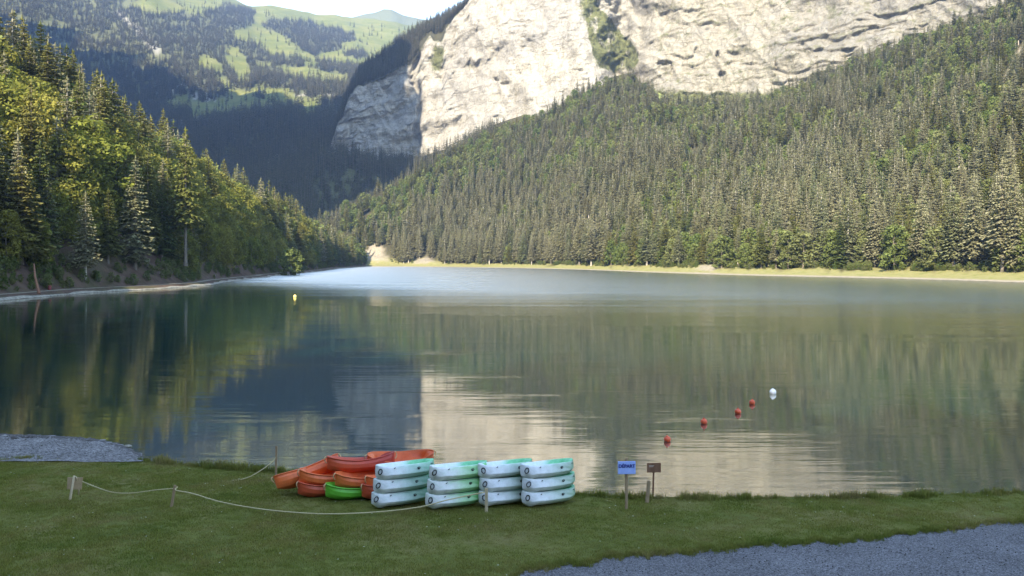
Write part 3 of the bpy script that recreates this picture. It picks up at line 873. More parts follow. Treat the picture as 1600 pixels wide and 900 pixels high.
def instances(name, pts, rot, scl, idx, coll, kind='stuff', label=None, cat=None):
    """one object whose geometry nodes put a model from coll on every point"""
    pts = np.asarray(pts, np.float32)
    me = bpy.data.meshes.new(name)
    me.vertices.add(len(pts)); me.vertices.foreach_set("co", pts.reshape(-1))
    a = me.attributes.new("turn", 'FLOAT', 'POINT'); a.data.foreach_set("value", np.asarray(rot, np.float32))
    a = me.attributes.new("size", 'FLOAT_VECTOR', 'POINT'); a.data.foreach_set("vector", np.asarray(scl, np.float32).reshape(-1))
    a = me.attributes.new("pick", 'INT', 'POINT'); a.data.foreach_set("value", np.asarray(idx, np.int32))
    o = link(name, me)
    ng = bpy.data.node_groups.new(name + "_nodes", 'GeometryNodeTree')
    ng.interface.new_socket("Geometry", in_out='INPUT', socket_type='NodeSocketGeometry')
    ng.interface.new_socket("Geometry", in_out='OUTPUT', socket_type='NodeSocketGeometry')
    N = ng.nodes; L = ng.links
    gi = N.new("NodeGroupInput"); go = N.new("NodeGroupOutput")
    ci = N.new("GeometryNodeCollectionInfo"); ci.inputs[0].default_value = coll
    ci.inputs["Separate Children"].default_value = True; ci.inputs["Reset Children"].default_value = True
    ip = N.new("GeometryNodeInstanceOnPoints"); ip.inputs["Pick Instance"].default_value = True
    def attr(nm, typ):
        n = N.new("GeometryNodeInputNamedAttribute"); n.data_type = typ; n.inputs[0].default_value = nm; return n.outputs[0]
    cx = N.new("ShaderNodeCombineXYZ"); L.new(attr("turn", 'FLOAT'), cx.inputs[2])
    L.new(gi.outputs[0], ip.inputs["Points"]); L.new(ci.outputs[0], ip.inputs["Instance"])
    L.new(attr("pick", 'INT'), ip.inputs["Instance Index"])
    er = N.new("FunctionNodeEulerToRotation"); L.new(cx.outputs[0], er.inputs[0]); L.new(er.outputs[0], ip.inputs["Rotation"])
    L.new(attr("size", 'FLOAT_VECTOR'), ip.inputs["Scale"]); L.new(ip.outputs[0], go.inputs[0])
    md = o.modifiers.new("scatter", 'NODES'); md.node_group = ng
    return tag(o, label, cat, None, kind)

# ------------------------------------------------------------------ trees: where they stand
trees = []      # dict(kind, x, y, z, h, w, zone, r0)
def add_tree(kind, x, y, z, h, wf=1.0, zone='', **k):
    trees.append(dict(kind=kind, x=float(x), y=float(y), z=float(z), h=float(h), wf=wf, zone=zone, **k))

# left hillside
cell = 5.9
ti = np.arange(0, len(SHL) - 1, cell / 3.0)
for i in ti:
    for t in np.arange(11, 135, cell):
        a = i + rng.uniform(-.9, .9); b = t + rng.uniform(-2.6, 2.6)
        x, y, yb = [float(v_[0]) for v_ in left_xy(np.array([a]), np.array([b]))]
        if y < -140 or x > 150: continue
        lo = 10.5 + 3.5 * float(noise2(a * .12, 0, 4)) - (2.5 if yb > 300 else 0)
        if b < lo: continue
        if 470 < yb and b > 70: continue
        if rng.random() < 0.12: continue
        z = float(left_z(np.array([a]), np.array([b]))[0])
        nse = float(noise2(x / 34, y / 40, 15))
        con = rng.random() < 0.27 + 0.5 * nse + (0.25 if b > 55 else 0) + (0.2 if yb > 480 else 0)
        if con:
            h = rng.uniform(24, 38) * (0.8 if b < 22 else 1.0)
            add_tree('green' if rng.random() < 0.7 else 'grey', x, y, z, h, rng.uniform(1.0, 1.35), 'left', inland=b)
        else:
            h = rng.uniform(16, 26) * (0.6 if b < 16 else 0.8 if b < 22 else 1.0) * 1.0
            add_tree('leaf', x, y, z, h, rng.uniform(0.95, 1.25), 'left', inland=b)

def put_px(kind, px, d, h, wf, zone, zfun, **k):
    x = (px - 800) / FPX * d
    add_tree(kind, x, d, float(zfun(np.array([px], float), np.array([float(d)]))[0]), h, wf, zone, **k)

# right mountainside
sp = 7.3
xs = np.arange(-260, 760, sp); ys = np.arange(215, 1300, sp)
GX, GY = np.meshgrid(xs, ys)
GX = GX + rng.uniform(-3.2, 3.2, GX.shape); GY = GY + rng.uniform(-3.2, 3.2, GY.shape)
px = GX / GY * FPX + 800
s_, c_ = right_s(px), right_c(px)
w_ = np.minimum(45.0, (c_ - s_) * 0.35)
front = s_ + w_ * 0.62 + 4 * noise2(px / 12, px * 0, 61)
ok = (px > 488) & (px < 2300) & (GY > front) & (GY < c_ * 1.0)
zt_ = right_z(px, GY)
py_ = HOR - (zt_ - CAM_H) / GY * FPX
s01 = (GY - s_) / (c_ - s_)
# clearings: meadow below the cliff, the stony scar, sandy cuts by the shore
ok &= ~((px > 1020) & (px < 1205) & (s01 > 0.935 + 0.03 * noise2(px / 15, px * 0, 62)))
ok &= ~((np.abs(px - (1583 - (py_ - 110) * 0.55)) < 13) & (py_ > 62) & (py_ < 152))
ok &= ~((np.abs(px - 585) < 26) & (GY - s_ < 62)) & ~((np.abs(px - 662) < 22) & (GY - s_ < 48)) & ~((np.abs(px - 1106) < 18) & (GY - s_ < 34))
ok &= ~((noise2(GX / 22, GY / 34, 63) > 0.72) & (s01 > .2))
gx, gy, gz, gp, gs = GX[ok], GY[ok], zt_[ok], px[ok], s01[ok]
for x, y, z, p, s in zip(gx, gy, gz, gp, gs):
    nse = float(noise2(x / 60, y / 90, 25))
    front_row = s < 0.17
    green_zone = 0.30 + 0.60 * nse + 0.40 * max(0, min(1, (s - 0.55) / 0.3)) + (0.10 if front_row else 0)
    u = rng.random()
    if u < green_zone * 0.62:
        add_tree('slopeleaf', x, y, z, rng.uniform(11, 19), rng.uniform(.95, 1.3), 'right', s=s, front=front_row)
    elif u < green_zone:
        add_tree('green', x, y, z, rng.uniform(18, 29), rng.uniform(1.05, 1.35), 'right', s=s, front=front_row)
    else:
        hh = rng.uniform(19, 37) * (1 - 0.25 * s)
        add_tree('grey', x, y, z, hh, rng.uniform(1.0, 1.4), 'right', s=s, front=front_row)

# a few trees the photograph shows clearly
def hand(kind, px, py_base, d, h, wf, zone, label, **k):
    x, y, z = P(px, py_base, d)
    add_tree(kind, x, y, z, h, wf, zone, label=label, **k)

hand('lone', 290, 404, 262, 39, 0.85, 'left', "tall spruce with long bare trunk standing low on the left bank", inland=14)
hand('slopeleaf', 455, 434, 425, 14, 1.5, 'left', "round pale green bush at the waterline of the left headland", inland=4)
for (kd, px_, back, h_, wf_, lab) in (('grey', 1490, 30, 34, 1.2, "full spruce with bright bare foot standing before a dark gap, far right bank"),
        ('grey', 1566, 26, 42, 1.1, "tallest grey spruce of the far bank with long pale stem, near right edge"),
        ('grey', 1586, 26, 39, 1.0, "slender grey spruce touching the right edge of the picture"), ('grey', 1522, 32, 38, 1.0, "grey spruce just right of the full spruce with bright foot"),
        ('grey', 1440, 34, 34, 1.0, "grey spruce with pale stem just right of the dark hollow"), ('grey', 1367, 34, 35, 1.0, "tall grey spruce with pale stem just left of the dark hollow"),
        ('slopeleaf', 1398, 27, 19, 1.3, "dark green bushy tree over the dark hollow of the far bank"), ('slopeleaf', 1255, 30, 17, 1.4, "broad bright green tree low on the bank right of the white buoy")):
    put_px(kd, px_, float(right_s(px_)) + back, h_, wf_, 'right', right_z, label=lab, s=0.1, front=True)

# visibility estimate: paint silhouettes front to back at a quarter of the photograph's size
SC = 0.25
W_, H_ = 400, 225
zb_ = np.zeros((H_, W_), bool)
order = sorted(range(len(trees)), key=lambda k: trees[k]['y'])
for k in order:
    t = trees[k]; t['vis'] = 0
    if t['y'] < 20: continue
    cx = (800 + t['x'] / t['y'] * FPX) * SC
    y1 = (HOR - (t['z'] - CAM_H) / t['y'] * FPX) * SC
    y0 = (HOR - (t['z'] + t['h'] - CAM_H) / t['y'] * FPX) * SC
    hw = ((0.15 * t['h'] if t['kind'] in ('grey', 'green', 'lone') else 0.29 * t['h']) * t['wf']) / t['y'] * FPX * SC
    if cx + hw < 0 or cx - hw > W_ or y1 < 0 or y0 > H_: continue
    for yy in range(max(0, int(y0)), min(H_, int(y1) + 1)):
        q = min(1, max(0, (yy + .5 - y0) / max(y1 - y0, 1)))
        wq = hw * (q if t['kind'] in ('grey', 'green', 'lone') else math.sqrt(max(0, 1 - (2 * q - 1) ** 2)))
        a, b = int(max(0, cx - wq)), int(min(W_, cx + wq + 1))
        if b > a:
            row = zb_[yy, a:b]
            t['vis'] += int((~row).sum()); row[:] = True
    t['px'] = cx / SC

con = sorted([t for t in trees if t['kind'] in ('grey', 'green', 'lone')], key=lambda t: -t['vis'])
lea = sorted([t for t in trees if t['kind'] in ('leaf', 'slopeleaf')], key=lambda t: -t['vis'])
single = [t for t in con[:290] if t['vis'] >= 6 or t.get('label')] + [t for t in lea[:230] if t['vis'] >= 6]
sid = set(id(t) for t in single)
rest = [t for t in trees if id(t) not in sid]

SEC = ((560, "at the lake end"), (625, "behind the sandy mound"), (720, "behind the stony patch"), (800, "above the orange boats"), (880, "above the white boats"), (950, "above the last boat stack"),
       (1020, "above the blue sign"), (1085, "above the nearest buoy"), (1130, "beside the sandy cut"), (1190, "above the middle buoys"), (1260, "above the white buoy"), (1340, "right of the white buoy"),
       (1430, "far right of the buoys"), (1520, "approaching the right edge"), (1e9, "at the right edge"))
LSEC = ((60, "at the left edge"), (130, "above the leaning plywood sign"), (200, "above the beach tip"), (270, "above the leaning stake"), (340, "above the thin rope"), (430, "above the tall stake"), (1e9, "near the headland end"))
ORD = "first second third fourth fifth sixth seventh eighth ninth tenth eleventh twelfth thirteenth fourteenth fifteenth sixteenth seventeenth eighteenth nineteenth twentieth twenty-first twenty-second twenty-third twenty-fourth twenty-fifth twenty-sixth".split()
def key_of(t):
    px = t.get('px', 0)
    if t['zone'] == 'left':
        sec = next(n for lim, n in LSEC if px < lim)
        row = "high on the left hillside" if t['inland'] > 55 else ("halfway up the left hillside" if t['inland'] > 26 else "low on the left bank")
        return {'leaf': 'leafy tree', 'green': 'green spruce', 'grey': 'thin brownish spruce'}[t['kind']], row, sec
    sec = next(n for lim, n in SEC if px < lim)
    row = "on the far bank" if t.get('front') else ("inside the slope forest" if t['s'] < .55 else "high below the cliff")
    return {'slopeleaf': 'leafy tree', 'green': 'green spruce', 'grey': 'grey spruce'}[t['kind']], row, sec
byk = {}
for t in single:
    if not t.get('label'): byk.setdefault(key_of(t), []).append(t)
for (what, row, sec), ts in byk.items():
    ts.sort(key=lambda t: t['px'])
    for q_, t in enumerate(ts):
        if t.get('label'): continue
        if len(ts) == 1: t['label'] = "only %s %s %s" % (what, row, sec)
        else: t['label'] = "%s %s %s, %s from left" % (what, row, sec, ORD[min(q_, 25)])
        t['group'] = "%ss %s" % (what, row)
cnt = {}
for n_, t in enumerate(single):
    base = {'grey': 'spruce_tree', 'lone': 'spruce_tree', 'green': 'spruce_tree', 'leaf': 'leafy_tree', 'slopeleaf': 'leafy_tree'}[t['kind']]
    lab, grp = t['label'], t.get('group')
    e = empty(base, lab, "tree", (t['x'], t['y'], t['z'] - 0.3), (0, 0, rng.uniform(0, 6.28)), grp)
    cm, tm = HQ[t['kind']][n_ % len(HQ[t['kind']])]
    k = t['h'] / (H0 if t['kind'] in ('grey', 'green', 'lone') else HB)
    e.scale = (k * t['wf'], k * t['wf'], k)
    link("trunk", tm, e); link("crown", cm, e)

def forest(name, ts, coll, h0, nvar, pick, lab):
    if not ts: return
    pts = [(t['x'], t['y'], t['z'] - 0.3) for t in ts]
    scl = [(t['h'] / h0 * t['wf'], t['h'] / h0 * t['wf'], t['h'] / h0) for t in ts]
    instances(name, pts, rng.uniform(0, 6.28, len(ts)), scl, [pick(t) for t in ts], coll, 'stuff', lab, 'forest')
forest("spruce_forest", [t for t in rest if t['kind'] in ('grey', 'green', 'lone')], MID_CON, H0, 7, lambda t: (rng.integers(0, 4) if t['kind'] == 'grey' else 4 + rng.integers(0, 3)),
       "mass of spruces covering the slopes on both sides of the lake")
forest("leafy_forest", [t for t in rest if t['kind'] in ('leaf', 'slopeleaf')], MID_LEAF, HB, 3, lambda t: rng.integers(0, 3),
       "mass of leafy trees mixed among the spruces on the slopes")

# low scrub on the banks
ui = rng.uniform(0, len(SHL) - 2, 2600); ut = rng.uniform(6.5, 13, 2600)
ux, uy, uyb = left_xy(ui, ut)
ok = (uy > 90) & (rng.random(2600) < 0.25 + .75 * (noise2(ui * .15, ut * .1, 99) > 0.05))
up = np.stack([ux, uy, left_z(ui, ut) - .1], 1)[ok]
vp = rng.uniform(545, 1660, 2600); vt = right_s(vp) + np.minimum(45.0, (right_c(vp) - right_s(vp)) * .35) * rng.uniform(.30, .75, 2600) ** .5
ok = (rng.random(2600) < 0.15 + .85 * (noise2(vp / 11, vt * 0, 98) > 0.0)) & ~((np.abs(vp - 585) < 24) | (np.abs(vp - 662) < 16) | (np.abs(vp - 1106) < 15))
vq = np.stack([(vp - 800) / FPX * vt, vt, right_z(vp, vt) - .1], 1)[ok]
al = np.concatenate([up, vq]); sz = np.concatenate([rng.uniform(.05, .17, len(up)), rng.uniform(.05, .20, len(vq))])[:, None] * np.array([[1.3, 1.3, 1.0]])
instances("undergrowth", al, rng.uniform(0, 6.28, len(al)), sz, rng.integers(0, 3, len(al)), MID_LEAF, 'stuff', "low scrub along the banks on both sides of the lake", "undergrowth")

# distant woods: valley slopes, far hills, foot and top of the cliff
pts = []
px = rng.uniform(-60, 770, 60000); d = 1050 + (3900 - 1050) * rng.random(60000) ** 1.25
keep = rng.random(60000) < (d / 3900) ** 0.9 * 0.9 + 0.25
px, d = px[keep], d[keep]
w, py = wood_mask(px, d)
n = fbm(px / 25, py / 10, 3, 81)
keep = (rng.random(len(px)) < w * (0.95 if True else 1)) & ~((py < 150) & (n > 0.62)) | ((rng.random(len(px)) < 0.03))
keep &= (py > -40)
px, d = px[keep], d[keep]
z = valley_z(px, d)
x = (px - 800) / FPX * d
pts.append(np.stack([x, d, z], 1))
far_pts = np.concatenate(pts)
sz = rng.uniform(0.75, 1.35, len(far_pts))[:, None] * np.array([[1, 1, 1]]) * np.where(far_pts[:, 1:2] > 2600, 0.8, 1.0)
instances("distant_wood", far_pts, rng.uniform(0, 6.28, len(far_pts)), sz, rng.integers(0, 3, len(far_pts)), FAR_CON, 'stuff',
          "dark conifer woods on the shaded valley slopes and far hills", "forest")
# foot of the shaded cliff and gully behind the lit spur
px = rng.uniform(470, 800, 5000); d = rng.uniform(1120, 1560, 5000)
lim = np.interp(px, C_PX, C_D) - 6
c_ = right_c(px)
keep = (d < lim) & (d > c_ + 8) & (px < 790)
px, d = px[keep], d[keep]
zb0 = np.interp(px, C_PX, zof(C_PYB + 12, C_D)); zc0 = np.interp(px, R_PX, R_Z)
q = (d - c_[keep]) / (lim[keep] - c_[keep])
z = zc0 + (zb0 - zc0) * q - 45 * np.sin(np.pi * np.clip(q, 0, 1)) * sstep(760, 640, px)
pf = np.stack([(px - 800) / FPX * d, d, z - 1], 1)
# the ground they stand on
PXg, Qg = np.meshgrid(np.arange(440, 800, 5.0), np.linspace(-0.05, 1.1, 30), indexing='ij')
cg = right_c(PXg); lg = np.interp(PXg, C_PX, C_D) - 6
Dg = cg + (lg - cg) * Qg
zb0 = np.interp(PXg, C_PX, zof(C_PYB + 12, C_D)); zc0 = np.interp(PXg, R_PX, R_Z)
Zg = zc0 + (zb0 - zc0) * Qg - 45 * np.sin(np.pi * np.clip(Qg, 0, 1)) * sstep(760, 640, PXg) - 2
grid_object("gully", (PXg - 800) / FPX * Dg, Dg, Zg, M['right_ground'], dict(bank=np.zeros(PXg.shape), meadow=np.zeros(PXg.shape), stone=np.zeros(PXg.shape)))
# wooded rim above the cliff
px = rng.uniform(500, 800, 3800); q = rng.random(3800) ** 1.2 * 0.3
rd = np.interp(px, cp, D2[:, -1]); dt = rd + q * 800 + 2
ft = [np.argmin(np.abs(cp[::3] - p)) for p in px]
zt2 = np.array([np.interp(dd_, DT[i], ZT[i]) for i, dd_ in zip(ft, dt)])
keep = ~((px > 655) & (px < 700) & (q < 0.05))
pr = np.stack([(px - 800) / FPX * dt, dt, zt2 - 1], 1)[keep]
# trees on cliff ledges and in the vegetated cleft
vi = np.argwhere(veg > 0.55)
sel = vi[rng.integers(0, len(vi), 800)]
pl = np.stack([Xc[sel[:, 0], sel[:, 1]], D2[sel[:, 0], sel[:, 1]] + 1.0, zz[sel[:, 0], sel[:, 1]] - 1.5], 1)
pl = pl[HOR - (pl[:, 2] - CAM_H) / pl[:, 1] * FPX > -20]
al = np.concatenate([pf, pr, pl])
sz = np.concatenate([rng.uniform(.6, 1.0, len(pf)), rng.uniform(.45, .85, len(pr)), rng.uniform(.12, .38, len(pl))])[:, None] * np.ones((1, 3))
instances("cliff_wood", al, rng.uniform(0, 6.28, len(al)), sz, rng.integers(0, 3, len(al)), FAR_CON, 'stuff',
          "dark conifers at the foot, on the ledges and along the rim of the cliff", "forest")

# ------------------------------------------------------------------ kayaks
def kayak_mat(name, stops, dark=0.0):
    """moulded plastic, colour blended along the boat as the marbled hulls are"""
    t = NT(name)
    p = t.pos()
    x = t.n("ShaderNodeSeparateXYZ", {0: p}).outputs[0]
    nz = t.noise(t.pos((1.2, 3.0, 3.0)), 1.0, 4, 0.6, 0.8)
    f = t.math('ADD', t.math('MULTIPLY', x, 0.42), t.math('ADD', 0.5, t.math('MULTIPLY', t.math('SUBTRACT', nz, 0.5), 0.9)), clamp=True)
    c = t.ramp(f, stops)
    dirt = t.noise(p, 6.0, 6, 0.7)
    c = t.mix(0.35, c, t.ramp(dirt, [(0.35, (0.62, 0.60, 0.55)), (0.6, (1, 1, 1))]), 'MULTIPLY')
    return t.principled(c, 0.42, t.bump(t.noise(p, 30, 4), 0.12, 0.01), 0.45)
M['k_mint'] = kayak_mat("white_mint_plastic", [(0.15, (0.18, 0.42, 0.28)), (0.50, (0.42, 0.60, 0.49)), (0.84, (0.80, 0.82, 0.80))])
M['k_green'] = kayak_mat("white_green_plastic", [(0.12, (0.10, 0.48, 0.12)), (0.48, (0.36, 0.64, 0.34)), (0.82, (0.80, 0.82, 0.78))])
M['k_sage'] = kayak_mat("white_sage_plastic", [(0.12, (0.20, 0.34, 0.22)), (0.46, (0.46, 0.57, 0.48)), (0.82, (0.80, 0.82, 0.82))])
M['k_deck'] = kayak_mat("green_deck_plastic", [(0.08, (0.05, 0.50, 0.20)), (0.28, (0.20, 0.62, 0.34)), (0.46, (0.72, 0.80, 0.74))])
M['k_orange'] = kayak_mat("orange_plastic", [(0.1, (0.66, 0.10, 0.025)), (0.5, (0.84, 0.150, 0.035)), (0.9, (0.90, 0.19, 0.055))])
M['k_red'] = kayak_mat("red_orange_plastic", [(0.1, (0.42, 0.035, 0.022)), (0.5, (0.58, 0.070, 0.032)), (0.9, (0.66, 0.105, 0.042))])
M['k_lime'] = kayak_mat("lime_green_plastic", [(0.1, (0.05, 0.26, 0.02)), (0.5, (0.08, 0.42, 0.03)), (0.9, (0.12, 0.52, 0.05))])
M['black'] = plain_mat("black_rubber", (0.012, 0.012, 0.013), (0.03, 0.03, 0.03), 30, 0.6)
M['cord'] = plain_mat("tan_cord", (0.50, 0.30, 0.14), (0.66, 0.42, 0.22), 60, 0.9)

def kayak_meshes(tag_, L, Wd, Hh, sharp, tooth, mat, deckmat, well=0.17):
    n = 41
    us = np.sin(np.linspace(-1, 1, n) * math.pi / 2)
    R = []; DK = []
    for u in us:
        a = abs(u)
        w = Wd / 2 * max(0.10, (1 - a ** sharp) ** 0.55)
        if u > 0: w *= 1 - 0.06 * u
        g = Hh * ((0.93 + 0.07 * a ** 3) if tooth else (0.70 + 0.30 * a ** 1.8))
        k = Hh * 0.30 * a ** 4.0
        if tooth: k -= 0.075 * math.exp(-((u - 0.82) / 0.15) ** 2)
        k = max(k, 0.0) if not tooth else k
        hgt = g - k
        tun = 0.035 * (1 - a ** 2)
        ti = 0.70 if tooth else 0.84
        pr = [(0.0, k + tun * (0.4)), (0.14 * w, k), (0.36 * w, k + tun), (0.60 * w, k + 0.07 * hgt), (0.85 * w, k + 0.25 * hgt), (0.985 * w, k + 0.41 * hgt), (1.0 * w, k + 0.46 * hgt),
              ((0.95 * ti / .8 if not tooth else .90) * w, k + 0.74 * hgt), ((0.88 if not tooth else .80) * w, k + 0.93 * hgt), (ti * w, g)]
        R.append([(u * L / 2, y, z) for (y, z) in pr])
        inn = sstep(0.86, 0.62, a)
        foot = 1.0 + 0.25 * math.cos(u * 9.0)
        dp = well * float(inn) * foot
        dk = [(ti * w, g + 0.001), ((ti - .08) * w, g + 0.012), ((ti - .15) * w, g - 0.003), ((ti - .23) * w, g - dp * .75), (0.32 * w, g - dp), (0.0, g - dp * (0.92 if a < .8 else 1) + 0.02 * (1 - float(inn)))]
        DK.append([(u * L / 2, y, z) for (y, z) in dk])
    def full(rows, hull):
        out = []
        for r_ in rows:
            if hull: out.append([(x, -y, z) for (x, y, z) in r_[::-1]] + [p for p in r_[1:]])
            else: out.append(list(r_) + [(x, -y, z) for (x, y, z) in r_[-2::-1]])
        return out
    def build(rows, name, mat_):
        nc = len(rows[0]); v = [p for r_ in rows for p in r_]
        f = [tuple(q) for q in grid_faces(len(rows), nc).tolist()]
        return v, f, nc
    h = full(R, True); v, f, nc = build(h, "hull", mat)
    f.append(tuple(range(nc))); f.append(tuple(reversed([(n - 1) * nc + k for k in range(nc)])))
    hull = make_mesh(tag_ + "_hull", v, f, [mat], smooth=False)
    d = full(DK, False); v, f, nc = build(d, "deck", deckmat)
    f.append(tuple(reversed(range(nc)))); f.append(tuple((n - 1) * nc + k for k in range(nc)))
    deck = make_mesh(tag_ + "_deck", v, f, [deckmat], smooth=True)
    return hull, deck

def loop_mesh(name, rx, ry, r, mat, n=14):
    g = Geo()
    pts = [(rx * math.cos(2 * math.pi * k / n), ry * math.sin(2 * math.pi * k / n) * (1.0 if math.sin(2 * math.pi * k / n) < 0 else 0.7), 0) for k in range(n + 1)]
    g.tube(pts, r, 5, False)
    return g.mesh(name, mat, True)

W_L, W_W, W_H = 1.80, 0.76, 0.40
WHITE = {c: kayak_meshes("kayak_" + c, W_L, W_W, W_H, 3.6, True, M['k_' + c], M['k_deck'], 0.12) for c in ('mint', 'green', 'sage')}
g = Geo()
g.tube([(0.0, 0.055 * math.sin(a), 0.075 * math.cos(a)) for a in np.linspace(0, 6.283, 13)], 0.016, 5, False)
HANDLE = g.mesh("kayak_handle", M['black'], True)
g = Geo()
g.tube([(0.045 * math.cos(a), 0, 0.03 * math.sin(a)) for a in np.linspace(0.4, 5.6, 9)], 0.011, 5, False)
g.box((0.012, 0.0, -0.004), (0.045, 0.02, 0.014))
EYE = g.mesh("kayak_pad_eye", M['black'], True)
g = Geo(); g.box((0, 0, 0), (0.05, 0.03, 0.012), None, 0.004)
DRAIN = g.mesh("kayak_drain_plug", M['black'], True)

YAW_W = math.radians(180 + 33)
def white_kayak(px, py, lift, colour, label, yaw=YAW_W, dx=0.0, roll=0.0, up=0.0, hturn=0.0):
    base = lawn_at(px, py)                                          # where the bow keel of this stack touches the lawn
    dirv = Vector((math.cos(yaw), math.sin(yaw), 0))
    c = base - dirv * (0.80 * W_L / 2)
    zc = float(lawn_z(c.x, c.y))
    slope = math.atan2(base.z - zc, 0.80 * W_L / 2)
    z = zc + 0.055 + lift
    e = empty("kayak", label, "kayak", (c.x + dx, c.y, z), (roll, -slope, yaw), "white and green kayaks stacked three high")
    h, d = WHITE[colour]
    link("hull", h, e); link("deck", d, e)
    link("handle", HANDLE, e, (W_L / 2 * 0.955, 0.21, W_H * 0.66), (hturn, math.radians(-22), math.radians(40)))
    s = 0.93 * (1 - 0.32 ** 3) ** .62 * W_W / 2 + 0.012
    link("pad_eye", EYE, e, (-W_L / 2 * 0.28, s, W_H * 0.70), (math.radians(-12), 0, 0))
    link("drain_plug", DRAIN, e, (W_L / 2 * 0.52, 0.905 * (1 - 0.52 ** 3) ** .62 * W_W / 2, W_H * 0.86), (math.radians(-14), 0.5, 0))
    link("pad_eye", EYE, e, (-W_L / 2 * 0.80, 0.90 * (1 - 0.80 ** 3) ** .62 * W_W / 2 + .01, W_H * 0.78), (math.radians(-12), 0, 0.4))
    return e
rows3 = ("bottom", "middle", "top")
STK = ((590, 795, 'mint', "leftmost stack, beside the orange boats"), (674, 797, 'green', "second stack from the left"),
       (757, 792, 'sage', "third stack, behind the pale stake"), (824, 792, 'sage', "rightmost stack by the blue sign"))
for s, (px, py, colour, where) in enumerate(STK):
    for k in range(3):
        white_kayak(px, py, k * 0.378, colour, "%s white and pale green kayak of the %s" % (rows3[k], where), YAW_W + math.radians(random.uniform(-2.0, 2.0)),
                    ((0.0, 0.05, 0.11) if s < 2 else (0.0, 0.02, -0.03))[k], 0.0, 0.0, random.uniform(-.5, .5))

O_L, O_W, O_H = 2.0, 0.80, 0.50
ORANGE = {c: kayak_meshes("kayak_" + c, O_L, O_W, O_H, 2.5, False, M['k_' + c], M['k_' + c], 0.2) for c in ('orange', 'red', 'lime')}
def rim_mesh(L, Wd, Hh, sharp, mat):
    g = Geo()
    for sg in (-1, 1):
        pts = []
        for u in np.sin(np.linspace(-1, 1, 25) * math.pi / 2):
            a = abs(u); w = Wd / 2 * max(0.10, (1 - a ** sharp) ** 0.55) * 0.86
            pts.append((u * L / 2, sg * w, Hh * (0.70 + 0.30 * a ** 1.8) + 0.008))
        g.tube(pts, 0.022, 5)
    return g.mesh("kayak_rim", mat, True)
RIM = {c: rim_mesh(O_L, O_W, O_H, 2.5, M['k_' + c]) for c in ('orange', 'red', 'lime')}
CORD = loop_mesh("kayak_carry_loop", 0.07, 0.12, 0.017, M['cord'])
def orange_kayak(px, py, d, colour, label, yaw=40, pitch=0, roll=0, at_bow=True):
    """px, py, d: where the tip of the bow is seen and how far away"""
    tip = Vector(P(px, py, d))
    R = Euler((math.radians(roll), math.radians(pitch), math.radians(180 + yaw))).to_matrix()
    loc = tip - R @ Vector((O_L / 2, 0, O_H * 0.8))
    loc.z = max(loc.z, float(lawn_z(loc.x, loc.y)) + 0.01)
    e = empty("kayak", label, "kayak", loc, (math.radians(roll), math.radians(pitch), math.radians(180 + yaw)), "orange kayaks heaped on the lawn")
    h, dk = ORANGE[colour]
    link("hull", h, e); link("deck", dk, e); link("rim", RIM[colour], e)
    link("carry_loop", CORD, e, (O_L / 2 + 0.02, 0.02, O_H * 0.86), (math.radians(90), math.radians(20), math.radians(40)))
    link("carry_loop", CORD, e, (-O_L / 2 - 0.02, 0, O_H * 0.86), (math.radians(90), 0, math.radians(40)))
    return e
orange_kayak(429, 751, 26.5, 'orange', "long orange kayak leaning at the left end of the heap, bow on the grass", 24, 15, 32)
orange_kayak(466, 760, 26.1, 'red', "red orange kayak lying on the grass below another, left part of the heap", 32, 0, -4)
orange_kayak(468, 739, 26.2, 'orange', "orange kayak resting on the red one at the left of the heap", 28, -2, -6)
orange_kayak(509, 763, 25.7, 'lime', "bright green kayak lying on the grass among the orange ones", 28, 0, -4)
orange_kayak(524, 745, 25.9, 'orange', "orange kayak stacked on the bright green one", 28, 0, -6)
orange_kayak(511, 719, 26.4, 'red', "dark red kayak on top of the heap, its side toward the camera", 14, 1, 6)
orange_kayak(566, 765, 25.6, 'red', "red kayak on the grass half hidden behind the white bows", 40)
orange_kayak(572, 750, 25.7, 'orange', "orange kayak half hidden behind the white bows, resting on a red one", 40)
orange_kayak(574, 715, 26.7, 'orange', "light orange kayak on top of the heap pointing to the white stack", 12, 0, -16)

# ------------------------------------------------------------------ signs, stakes, ropes
M['wood'] = bark_mat("weathered_wood", (0.26, 0.17, 0.10), (0.42, 0.30, 0.18))
M['wood_pale'] = bark_mat("pale_new_wood", (0.42, 0.33, 0.20), (0.60, 0.48, 0.31))
M['wood_brown'] = bark_mat("stained_brown_wood", (0.17, 0.085, 0.052), (0.26, 0.135, 0.085))
M['sign_blue'] = plain_mat("pale_blue_board", (0.30, 0.42, 0.80), (0.36, 0.50, 0.88), 8, 0.5, 0.05)
M['ink'] = plain_mat("dark_blue_lettering", (0.010, 0.018, 0.16), (0.016, 0.03, 0.22), 40, 0.5, 0.0)
M['pale_ink'] = plain_mat("pale_lettering", (0.50, 0.42, 0.34), (0.60, 0.5, 0.42), 40, 0.6, 0.0)
M['rope'] = plain_mat("hemp_rope", (0.42, 0.33, 0.17), (0.62, 0.52, 0.30), 50, 0.9, 0.6)

